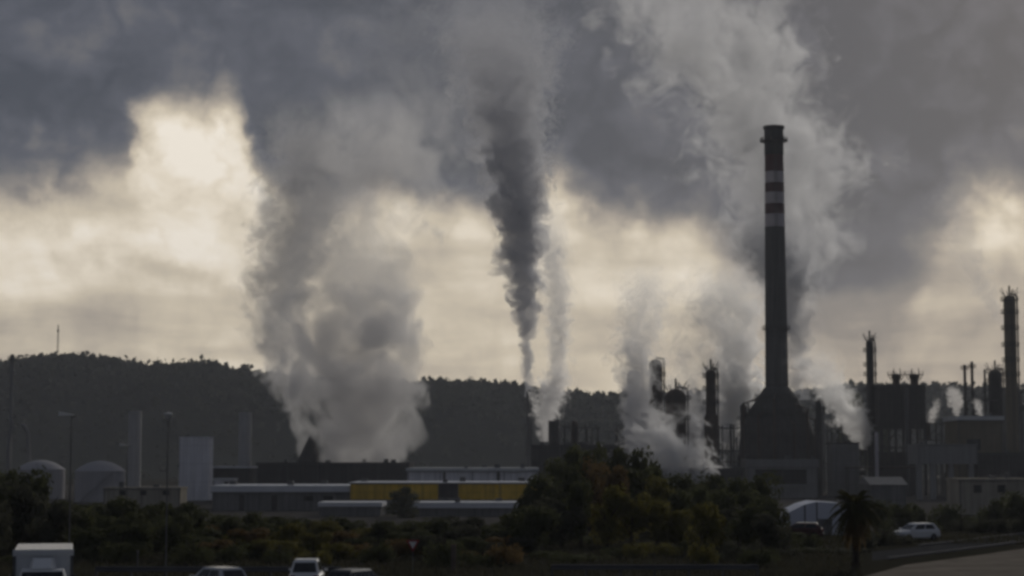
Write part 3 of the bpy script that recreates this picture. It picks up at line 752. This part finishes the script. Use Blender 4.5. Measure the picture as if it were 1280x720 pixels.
# pipe racks and clutter along the refinery front
def rack(label, px0, px1, ytop, d):
    x0, x1 = at(px0, 574, d).x, at(px1, 574, d).x; z = Z(ytop, d); th = thing('pipe_rack', label, 'pipe rack', ((x0 + x1) / 2, d, gz(d))); z -= gz(d); hw = (x1 - x0) / 2
    n = max(2, int(hw / 4)); q = None
    for i in range(n + 1):
        x = -hw + i * 2 * hw / n
        for yy in (0, 4): MB().box(x - .25, x + .25, yy, yy + .4, 0, z).build('post', M['steel'], th)
        MB().box(x - .2, x + .2, .402, 3.998, z - 1, z - .6).build('cross_beam', M['steel'], th)
    for k in range(5): MB().tube([(-hw - .5, .7 + k * .7, z - .28), (hw + .5, .7 + k * .7, z - .28)], .28, 8).build('pipe', M['galv' if k % 2 else 'rust'], th, True)
rack('pipe rack crossing in front of the crowned block', 1060, 1150, 583, 610)
rack('pipe rack running along the foot of the middle columns', 770, 935, 576, 615)


# ------------------------------------------------------------------ roads, kerbs, rail
def poly(px): return [gxy(*p) for p in px]
sheet('road', [(-40, 30), (60, 30), (60, 107.5), (20, 111), (-60, 109)], .004, M['asphalt'])
for k in range(9):
    x = -32 + k * 5.2
    sheet('road_marking', [(x, 88), (x + 2.6, 88), (x + 2.6, 88.15), (x, 88.15)], .008, M['paint'])
sheet('bare_ground', [gxy(1075, 722), gxy(1132, 706), gxy(1200, 697), gxy(1285, 685), gxy(1420, 672), (95, 105), (60, 90), (24, 100)], .004, M['sand'])
sheet('side_road', [gxy(1090, 701), gxy(1180, 690), gxy(1290, 677), gxy(1400, 667), gxy(1400, 659), gxy(1290, 667), gxy(1180, 680), gxy(1090, 690)], .008, M['asphalt'])
def kerb(a, b, name='kerb'):
    a, b = Vector((*a, 0)), Vector((*b, 0)); dd = (b - a); L = dd.length
    o = MB().box(0, L, -.15, .15, 0, .13).build(name, M['kerb'], loc=(a.x, a.y, .009)); o.rotation_euler = (0, 0, math.atan2(dd.y, dd.x)); struct(o)
kerb(gxy(1110, 699), gxy(1200, 688)); kerb(gxy(1200, 688), gxy(1300, 675)); kerb(gxy(1150, 682.5), gxy(1300, 665))

def guard_rail(label, pts):
    th = thing('guard_rail', label, 'guard rail', (pts[0][0], pts[0][1], 0)); o = Vector(th.location)
    P = [Vector(p) - o for p in pts]
    for i in range(len(P) - 1):
        a, b = P[i], P[i + 1]; dd = (b - a).normalized(); up = Vector((0, 0, 1)); nrm = dd.cross(up)
        prof = [(0, -.16), (.05, -.10), (0, -.03), (0, .03), (.05, .10), (0, .16), (-.02, .16), (.03, .10), (-.02, .03), (-.02, -.03), (.03, -.10), (-.02, -.16)]
        MB().loft([[a + nrm * u + up * v for u, v in prof], [b + nrm * u + up * v for u, v in prof]]).build('rail', M['galv'], th)
    for i, p in enumerate(P):
        z = p.z + o.z
        if z > .3: MB().box(p.x - .06, p.x + .06, p.y + .06, p.y + .18, -o.z, p.z + .12).build('post', M['galv'], th)
def rail_pts(pxs, d0): return [tuple(at(a, b, d0)) for a, b in pxs]
ra = [(x, 110.5, .72) for x in np.arange(at(120, 700, 110.5).x, at(445, 700, 110.5).x, 2.0)]
guard_rail('steel guard rail behind the cars at the bottom left', ra)
guard_rail('steel guard rail along the foot of the trees in the middle', [(x, 112.5, .72) for x in np.arange(at(690, 700, 112.5).x, at(962, 700, 112.5).x, 2.0)])


# ------------------------------------------------------------------ street furniture
def lamp(label, px, yhead, d, kind, side):
    b = at(px, 600, d); H = Z(yhead, d)
    H -= gz(d)
    th = thing('street_lamp', label, 'street lamp', (b.x, d, gz(d)), 0, 'street lamps by the road')
    MB().tube([(0, 0, 0), (0, 0, 1.2), (0, 0, H - .1)], [.08, .055, .04], 8).build('pole', M['galv'], th, True)
    if kind == 'arm':
        MB().tube([(0, 0, H - .15), (side * .3, 0, H - .02)], .05, 6).build('arm', M['galv'], th)
        MB().loft([[(side * .1 - .08, -.16, H), (side * .1 + .08, -.16, H + .02), (side * .1 + .08, .16, H + .02), (side * .1 - .08, .16, H)],
                   [(side * -.8 - .02, -.2, H - .02), (side * -.8 + .02, -.2, H + .22), (side * -.8 + .02, .2, H + .22), (side * -.8 - .02, .2, H - .02)]]).build('lamp_head', M['lampw'], th)
    else:
        MB().lathe([(.06, H - .15), (.1, H - .1), (.27, H + .22), (.25, H + .28), (.05, H + .33)], 12).build('lamp_head', M['lampw'], th, True)
lamp('tall street lamp with flat tilted head over the storage tanks', 88, 519, 122, 'arm', 1)
lamp('street lamp with cone-shaped pale head in front of the silo block', 209, 522, 122, 'cone', 1)
lamp('farther street lamp with small flat head before the round grey tower', 159, 557, 190, 'arm', 1)

b = at(516, 700, 119); th = thing('yield_sign', 'red-edged white triangular yield sign on a post, point down', 'sign', (b.x, 119, 0))
zc = Z(680, 119)
MB().tube([(0, .05, 0), (0, .05, zc + .3)], .035, 8).build('post', M['galv'], th)
def tri(s, y0, y1):
    p = [(-s, .577 * s), (s, .577 * s), (0, -1.155 * s)]
    return MB().loft([[(x, y0, zc + z) for x, z in p], [(x, y1, zc + z) for x, z in p]])
tri(.42, -.02, .01).build('sign_plate', M['signr'], th); tri(.25, -.03, -.022).build('sign_centre', M['signw'], th)
b = at(567, 700, 119); th = thing('concrete_post', 'short brownish concrete post right of the yield sign', 'post', (b.x, 119, 0))
MB().box(-.15, .15, -.15, .15, 0, Z(683, 119)).build('shaft', M['post'], th, bevel=.02); MB().box(-.18, .18, -.18, .18, Z(683, 119) + .002, Z(682, 119) + .06).build('cap', M['post'], th)
b = at(172, 700, 116); th = thing('metal_post', 'thin grey metal post between the two near street lamps', 'post', (b.x, 116, 0))
MB().tube([(0, 0, 0), (0, 0, Z(690, 116))], .05, 8).build('pole', M['galv'], th); MB().lathe([(.07, 0), (.07, .06), (.02, .1)], 8).build('cap', M['galv'], th, loc=(0, 0, Z(690, 116)))


# ------------------------------------------------------------------ vehicles
def rr(x, w_, z0, z1, c=.12):
    """rounded-corner cross section of a car body at x (x runs along the car)"""
    return [(x, -w_ + c, z0), (x, w_ - c, z0), (x, w_, z0 + c), (x, w_, z1 - c), (x, w_ - c, z1), (x, -w_ + c, z1), (x, -w_, z1 - c), (x, -w_, z0 + c)]


def wheel(th, x, y, r=.31):
    n = 16; w_ = .2
    t = MB().loft([[(x + r * math.cos(2 * math.pi * k / n), y + s, r + r * math.sin(2 * math.pi * k / n)) for k in range(n)] for s in (-w_ / 2, w_ / 2)]).build('wheel', M['rubber'], th)
    s = 1 if y > 0 else -1; y2 = y + s * (w_ / 2 + .012)
    MB().loft([[(x + .2 * math.cos(2 * math.pi * k / n), q, r + .2 * math.sin(2 * math.pi * k / n)) for k in range(n)] for q in (y + s * (w_ / 2 + .002), y2)]).build('rim', M['galv'], t)


def car(name, label, loc, rz, paint, H=1.48, hatch=True):
    th = thing(name, label, 'car', loc, rz)
    MB().loft([rr(-2.08, .70, .38, .78), rr(-2.0, .82, .27, .93), rr(-1.2, .87, .22, .97), rr(.2, .87, .20, .96), rr(1.05, .87, .22, .94), rr(1.75, .83, .26, .82), rr(2.05, .68, .36, .66)]).build('body', paint, th, True)
    xb = -1.95 if hatch else -1.5
    bot = [(xb, -.78), (1.12, -.78), (1.12, .78), (xb, .78)]; top = [(-1.5 if hatch else -1.0, -.60), (.25, -.60), (.25, .60), (-1.5 if hatch else -1.0, .60)]
    rings = []
    for f in (0, .5, .85, 1.0):
        e = 1 - .06 * (f == 1.0)
        rings.append([((b[0] * (1 - f) + t_[0] * f) * 1.0, (b[1] * (1 - f) + t_[1] * f) * e, .93 + (H - .93) * (f if f < 1 else 1.0)) for b, t_ in zip(bot, top)])
    rings[-1] = [(x * .96 + (-.02), y, z) for x, y, z in rings[-1]]
    MB().loft(rings).build('cabin', paint, th, False)
    g0, g1 = .12, .80
    def P(i, j, f, u, off):
        b = Vector((*bot[i], 0)).lerp(Vector((*top[i], 0)), f); e = Vector((*bot[j], 0)).lerp(Vector((*top[j], 0)), f)
        v = b.lerp(e, u); v.z = .93 + (H - .93) * f; return v + Vector(off)
    for nm, i, j, off, us in (('rear_window', 3, 0, (-.012, 0, .004), ((.08, .92),)), ('windscreen', 1, 2, (.012, 0, .004), ((.06, .94),)), ('side_window', 0, 1, (0, -.012, .003), ((.12, .48), (.52, .9))), ('side_window', 2, 3, (0, .012, .003), ((.1, .48), (.52, .88)))):
        for u0, u1 in us:
            vs = [P(i, j, g0, u0, off), P(i, j, g0, u1, off), P(i, j, g1, u1, off), P(i, j, g1, u0, off)]
            n = (vs[1] - vs[0]).cross(vs[3] - vs[0]).normalized() * -.008
            MB().loft([vs, [v + n for v in vs]]).build(nm, M['glass'], th)
    for s in (-1, 1):
        MB().box(-2.09, -1.99, s * .62 - .14, s * .62 + .14, .68, .86).build('tail_light', M['lightr'], th)
        MB().box(1.93, 2.035, s * .55 - .13, s * .55 + .13, .58, .70).build('headlight', M['lighth'], th)
        MB().box(.78, .98, s * .96 - .09, s * .96 + .09, .96, 1.08).build('mirror', paint, th)
        for x in (-1.28, 1.3): wheel(th, x, s * .78)
    MB().box(-2.13, -2.03, -.72, .72, .32, .5).build('bumper', M['plast'], th); MB().box(2.0, 2.09, -.62, .62, .34, .48).build('bumper', M['plast'], th)
    MB().box(-2.095, -2.03, -.26, .26, .55, .66).build('number_plate', M['signw'], th)
    return th


def ground_at(px, d): return (at(px, 700, d).x, d, .01)
car('white_car', 'white car seen from behind, right of the silver car at the guard rail', ground_at(384, 104), R(92), M['carw'], H=1.66)
car('silver_car', 'silver car with bright roof at the bottom, seen at an angle', ground_at(271, 99), R(128), M['carg'], H=1.50)
car('dark_car', 'dark grey car with rounded roof at the bottom, right of the white car', ground_at(447, 97), R(62), M['cardk'], H=1.52)
car('red_car', 'dark red car parked before the pale sheeted shelter', ground_at(1000, 170), R(170), M['carr'], H=1.42)
car('white_hatchback', 'white car parked side-on beyond the bare ground, right of the palm', ground_at(1145, 166), R(205), M['carw'], H=1.5)

# box lorry
d = 78.0
th = thing('box_lorry', 'white box lorry facing the viewer at the bottom left corner', 'lorry', ground_at(54, d), R(-77))
ztop = Z(688, d) - .01
MB().box(-6.6, -.1, -1.17, 1.17, .95, ztop).build('box_body', M['carw'], th, bevel=.04)
MB().box(-.098, -.04, -1.2, 1.2, ztop - .22, ztop + .03).build('top_rail', M['signw'], th)
for s in (-1.13, 1.13): MB().box(-.098, -.03, s - .06, s + .06, .95, ztop - .225).build('corner_post', M['galv'], th)
MB().box(-6.4, 1.7, -.5, .5, .55, .94).build('chassis', M['plast'], th)
zr = Z(697, d) - .01
def cs(x, w0, w1, z0, zm, z1): return [(x, -w0, z0), (x, w0, z0), (x, w0, zm), (x, w1, z1), (x, -w1, z1), (x, -w0, zm)]
cabo = MB().loft([cs(.12, 1.05, .78, .6, 1.9, 2.55), cs(.5, 1.08, .82, .55, 1.9, 2.62), cs(1.3, 1.08, .80, .55, 1.9, 2.58), cs(1.75, 1.06, .70, .55, 1.75, 2.1), cs(1.95, 1.0, .9, .6, 1.3, 1.5)]).build('cab', M['carw'], th)
MB().loft([[(.15, -.55, 2.6), (.15, .55, 2.6), (.15, .42, zr), (.15, -.42, zr)], [(.6, -.5, 2.63), (.6, .5, 2.63), (.55, .36, zr - .03), (.55, -.36, zr - .03)], [(1.05, -.42, 2.62), (1.05, .42, 2.62), (1.0, .3, zr - .32), (1.0, -.3, zr - .32)]]).build('wind_deflector', M['carw'], th)
MB().loft([[(1.42, -.78, 2.52), (1.42, .78, 2.52), (1.80, .92, 1.82), (1.80, -.92, 1.82)], [(1.36, -.78, 2.50), (1.36, .78, 2.50), (1.74, .92, 1.80), (1.74, -.92, 1.80)]]).build('windscreen', M['glass'], th).location = (.07, 0, .02)
for s in (-1, 1):
    MB().box(1.5, 1.62, s * 1.22 - .1, s * 1.22 + .1, 2.0, 2.42).build('mirror', M['plast'], th)
    MB().box(1.94, 2.0, s * .8 - .16, s * .8 + .16, .85, 1.05).build('headlight', M['lighth'], th)
    for x in (1.0, -4.6): wheel(th, x, s * .98, .42)
MB().box(1.96, 2.06, -1.0, 1.0, .5, .78).build('bumper', M['plast'], th)
MB().box(1.955, 1.99, -.6, .6, .9, 1.25).build('grille', M['plast'], th)


# ------------------------------------------------------------------ trees
def crown_mesh(name, seed, kind):
    """leaf-sized faces spread through an uneven crown, 1 m radius, foot at z = 0"""
    r = np.random.default_rng(seed); vs, fs = [], []
    nb = 11 if kind != 'cypress' else 14; blobs = []
    for k in range(nb):
        if kind == 'cypress': h = r.uniform(.1, 1.75); blobs.append((np.array([r.normal(0, .16), r.normal(0, .16), h]), .52 * (1 - abs(h - .7) / 1.6)))
        elif kind == 'shrub': blobs.append((np.array([r.uniform(-.75, .75), r.uniform(-.6, .6), r.uniform(.15, .55)]), r.uniform(.3, .48)))
        else:
            a = r.uniform(0, 6.28); q = r.uniform(0, .62); blobs.append((np.array([q * math.cos(a), q * math.sin(a), r.uniform(.35, 1.45)]), r.uniform(.28, .48)))
    n = 2300 if kind != 'shrub' else 1500
    for i in range(n):
        c, br = blobs[r.integers(nb)]
        dv = r.normal(size=3); dv /= np.linalg.norm(dv); p = c + dv * br * r.uniform(.55, 1.08) ** .7
        if p[2] < .02: p[2] = r.uniform(.02, .2)
        s = r.uniform(.035, .085); e = np.cross(dv + r.normal(size=3) * .7, r.normal(size=3)); e /= np.linalg.norm(e) + 1e-6
        g = np.cross(dv, e); g /= np.linalg.norm(g) + 1e-6
        o = len(vs); vs += [tuple(p + e * s), tuple(p + g * s * .7), tuple(p - e * s), tuple(p - g * s * .7)]; fs.append((o, o + 1, o + 2, o + 3))
    me = bpy.data.meshes.new(name); me.from_pydata(vs, [], fs); return me


CR = {k: [crown_mesh('crown', 10 * i + 3 + s, k) for s in range(4)] for i, k in enumerate(('round', 'shrub', 'cypress'))}
CRM = {}
def crown(kind, leaf, v):
    key = (kind, leaf, v)
    if key not in CRM:
        me = CR[kind][v].copy(); me.materials.clear(); me.materials.append(LEAF[leaf]); CRM[key] = me
    return CRM[key]
TRK = []
for s in range(3):
    q = MB(); rr_ = random.Random(s)
    q.tube([(0, 0, -.05), (.02, .01, .35), (.05 * rr_.uniform(-1, 1), .03, .8), (.06 * rr_.uniform(-1, 1), .02, 1.35)], [.075, .055, .04, .012], 7)
    for k in range(5):
        a = rr_.uniform(0, 6.28); h = rr_.uniform(.35, .8); q.tube([(0, 0, h), (.25 * math.cos(a), .25 * math.sin(a), h + .25), (.5 * math.cos(a), .5 * math.sin(a), h + .5)], [.03, .02, .006], 5)
    me = q.mesh('trunk'); me.materials.append(M['bark']); TRK.append(me)


def tree(name, label, px, ytop, d, leaf, rpx=None, kind='round', group=None, z0=None, trunk=True, cat='tree'):
    z0 = gz(d) if z0 is None else z0
    b = at(px, 600, d); zt = Z(ytop, d) - z0; hk = {'round': 1.85, 'shrub': .95, 'cypress': 2.1}[kind]
    th = thing(name, label, cat, (b.x, d, z0), rng.uniform(0, 6.28), group)
    sz = zt / hk; sxy = (rpx * mpp(d)) if rpx else sz * rng.uniform(.85, 1.15)
    o = bpy.data.objects.new('crown', crown(kind, leaf, rng.randrange(4))); C.objects.link(o); o.parent = th; o.scale = (sxy, sxy * .9, sz)
    if trunk:
        o = bpy.data.objects.new('trunk' if cat == 'tree' else 'stem', rng.choice(TRK)); C.objects.link(o); o.parent = th; o.scale = (sz * .9, sz * .9, sz)
    return th


# tree belt between the road and the refinery
TOP = [(-60, 590), (0, 588), (30, 582), (58, 600), (75, 622), (120, 628), (170, 627), (215, 624), (232, 632), (262, 641), (300, 642), (350, 645), (420, 648), (445, 652), (480, 655), (540, 646),
       (570, 643), (620, 652), (655, 642), (668, 610), (690, 578), (715, 560), (745, 554), (785, 562), (812, 572), (838, 588), (870, 602), (905, 592), (940, 596), (958, 622), (985, 660)]
TX = [p[0] for p in TOP]; TY = [p[1] for p in TOP]
ADJ = {'dark': 'dark evergreen', 'olive': 'olive-green', 'brown': 'brown autumn', 'grey': 'grey-green scrubby'}
ZONE = [(135, 'below the storage tanks'), (270, 'below the pale silo block'), (480, 'below the long grey warehouse'), (655, 'below the yellow-banded building'),
        (800, 'right of the yellow band'), (2000, 'left of the pale shelter')]
def leaf_for(px):
    u = rng.random()
    if 715 < px < 815: return 'brown' if u < .5 else ('olive' if u < .7 else 'dark')
    if 240 < px < 450: return 'olive' if u < .55 else ('brown' if u < .7 else 'dark')
    if 800 < px < 900: return 'olive' if u < .45 else 'dark'
    if 480 < px < 660: return 'grey' if u < .5 else ('brown' if u < .7 else 'dark')
    return 'dark' if u < .75 else 'grey'
NMS = {'dark': 'evergreen_tree', 'olive': 'olive_tree', 'brown': 'autumn_tree', 'grey': 'scrub_tree'}
for row, (drop, step, sc, dn, df) in enumerate(((0, 24, 1.15, 152, 180), (14, 27, 1.15, 141, 158), (28, 30, 1.1, 134, 146))):
    px = -40.0
    while px < 985:
        y = float(np.interp(px, TX, TY)); tall = max(0, min(1, (625 - y) / 50)) if px > 640 else 0
        d = rng.uniform(dn, df) + tall * (60 - 22 * row)
        yy = y + drop * (1 + tall) + rng.uniform(-10, 4) - 9 * (px > 640)
        lf = leaf_for(px)
        if row == 0 and rng.random() < .75: lf = 'dark'
        zn = next(z for a, z in ZONE if px < a); wd = ('tall back', 'middle', 'low front')[row]
        tree(NMS[lf], f'{ADJ[lf]} tree in the {wd} row {zn}', px, yy, d, lf, rpx=rng.uniform(26, 36) * sc, group=f'{lf} trees, {wd} row, {zn}')
        px += step * rng.uniform(.8, 1.2)
# shrubs in front along the road
px = -30.0
while px < 1075:
    d = rng.uniform(126, 146); lf = leaf_for(px)
    tree('shrub', f'low {ADJ[lf]} shrub by the roadside {next(z for a, z in ZONE if px < a)}', px, rng.uniform(674, 694), d, lf, rpx=rng.uniform(20, 30), kind='shrub', group=f'{lf} roadside shrubs {next(z for a, z in ZONE if px < a)}', trunk=True, cat='shrub')
    px += 26 * rng.uniform(.8, 1.2)
for px, y, d in [(rng.uniform(560, 1040), rng.uniform(664, 684), rng.uniform(146, 184)) for k in range(26)]:
    lf = leaf_for(px); tree('shrub', f'{ADJ[lf]} scrub bush filling the gaps {next(z for a, z in ZONE if px < a)}', px, y, d, lf, rpx=rng.uniform(20, 30), kind='shrub', group=f'{lf} scrub {next(z for a, z in ZONE if px < a)}', cat='shrub')
# single trees
tree('pine_tree', 'big dark tree at the far left edge rising before the tanks', 12, 578, 160, 'dark', rpx=34)
tree('cypress_tree', 'dense dark tree standing alone before the yellow-banded building', 502, 603, 395, 'dark', rpx=34, kind='cypress')
tree('hilltop_tree', 'round tree standing up from the hill crest right of the steam', 552, 469, HD, 'grey', rpx=8, z0=hill_h(at(552, 480, HD).x, HD))
tree('hilltop_tree', 'small tree on the hill crest beside the radio mast', 62, 440, HD, 'grey', rpx=6, z0=hill_h(at(62, 450, HD).x, HD))
tree('hilltop_tree', 'leafy clump on the left hill crest above the round concrete tower', 258, 449, HD, 'grey', rpx=8, z0=hill_h(at(258, 455, HD).x, HD))
tree('broad_tree', 'dark broad tree beside the slim tower on the right skyline', 1068, 474, 900, 'dark', rpx=26)
tree('broad_tree', 'dark broad tree on the skyline between slim tower and crowned block', 1098, 477, 930, 'dark', rpx=22)
for px, y, d, r in ((1096, 618, 205, 28), (1125, 626, 215, 28), (1152, 628, 228, 28), (1182, 620, 240, 30), (1205, 640, 215, 22)):
    tree('dark_bush', 'dark rounded bush in the row between the palm and the beige building', px, y, d, 'dark', rpx=r, group='bushes right of the palm', cat='bush')
tree('round_bush', 'round bush covering the front of the beige house, left one', 1240, 614, 250, 'dark', rpx=30, cat='bush')
tree('round_bush', 'round bush covering the front of the beige house, at the picture edge', 1276, 606, 245, 'dark', rpx=30, cat='bush')
for px, y, d, r in ((985, 662, 150, 17), (1012, 666, 152, 15)):
    tree('verge_shrub', 'low dark shrub hiding the lower part of the red car', px, y, d, 'dark', rpx=r, kind='shrub', group='shrubs by the red car', cat='shrub')
for px, y, d, r in ((1085, 668, 150, 18), (1104, 662, 158, 20), (1126, 668, 160, 18), (1200, 648, 190, 22), (1224, 650, 185, 20), (1250, 648, 185, 22), (1278, 645, 182, 22)):
    tree('verge_shrub', 'low shrub on the verge around the parked white car', px, y, d, 'grey', rpx=r, kind='shrub', group='verge shrubs', cat='shrub')

# palm
d = 121.0; b = at(1069, 660, d)
th = thing('palm_tree', 'palm with drooping brown-green fronds standing alone before the shelter', 'tree', (b.x, d, 0)); zc = Z(632, d)
q = MB(); prof_ = [(.32, 0), (.24, .5)]
n = 14
for k in range(n): z = .5 + k * (zc - .7) / n; prof_ += [(.19, z), (.24, z + (zc - .7) / n * .9)]
MB().lathe(prof_, 10).build('trunk', M['bark'], th)
def frond(a, el_, L, droop):
    q = MB(); n = 9; pts = []
    for i in range(n + 1):
        u = i / n; rad_ = L * u * math.cos(el_) * (1 - .15 * u); z = L * u * math.sin(el_) - droop * L * u * u
        pts.append(Vector((rad_ * math.cos(a), rad_ * math.sin(a), zc + z)))
    q.tube(pts, [.04 * (1 - .8 * i / n) + .006 for i in range(n + 1)], 4)
    sd = Vector((-math.sin(a), math.cos(a), 0))
    for i in range(1, n + 1):
        for f in (0, .5):
            p = pts[i].lerp(pts[i - 1], f); dr = (pts[i] - pts[i - 1]).normalized(); ll = .55 * L * .32 * math.sin(math.pi * min(1, .15 + .85 * (i - f) / n)) + .08
            for s in (-1, 1):
                e = p + (sd * s * .8 + dr * .6) * ll + Vector((0, 0, -.35 * ll)); w_ = dr * .075
                q.add([p - w_, p + w_, e], [(0, 1, 2)])
    return q
rp = random.Random(4)
for k in range(56):
    el_ = rp.uniform(-.5, 1.25); o = frond(k * 2.399 + rp.uniform(-.2, .2), el_, rp.uniform(1.9, 2.5), rp.uniform(.35, .8)).build('frond', LEAF['palm'], th)
for k in range(30): frond(k * 2.399, rp.uniform(-1.4, -.7), rp.uniform(1.5, 2.4), .25).build('dead_frond', LEAF['brown'], th)

# rough grass over the foreground verge
vs, fs = [], []
for k in range(26000):
    d = r2.uniform(113, 175); px = r2.uniform(-40, 1090) if k % 4 else r2.uniform(1075, 1330); x = (px - 640) / F * d
    if px > 1075 and d < 160: continue
    h = r2.uniform(.12, .5); a = r2.uniform(0, 6.28); o = len(vs); wd = .06
    vs += [(x - wd * math.cos(a), d - wd * math.sin(a), 0), (x + wd * math.cos(a), d + wd * math.sin(a), 0), (x + r2.normal(0, .12), d + r2.normal(0, .12), h)]; fs.append((o, o + 1, o + 2))
me = bpy.data.meshes.new('rough_grass'); me.from_pydata(vs, [], fs); me.materials.append(LEAF['grass'])
o = bpy.data.objects.new('rough_grass', me); C.objects.link(o); o['kind'] = 'stuff'; o['label'] = 'rough grass on the verge between the road and the trees'

# ------------------------------------------------------------------ haze
hm = bpy.data.materials.new('haze'); hm.use_nodes = True
t = NT(hm.node_tree); t.n.clear(); ho = t.new('ShaderNodeOutputMaterial'); v = t.new('ShaderNodeVolumePrincipled')
v.inputs['Color'].default_value = (.88, .92, 1.0, 1); v.inputs['Density'].default_value = 0.00010; v.inputs['Anisotropy'].default_value = 0.2
t.l.new(v.outputs[0], ho.inputs['Volume'])
o = MB().box(-2000, 2000, -260, 3100, -7.0, 330).build('haze', hm); o['kind'] = 'stuff'; o['label'] = 'thin grey haze over the whole scene'
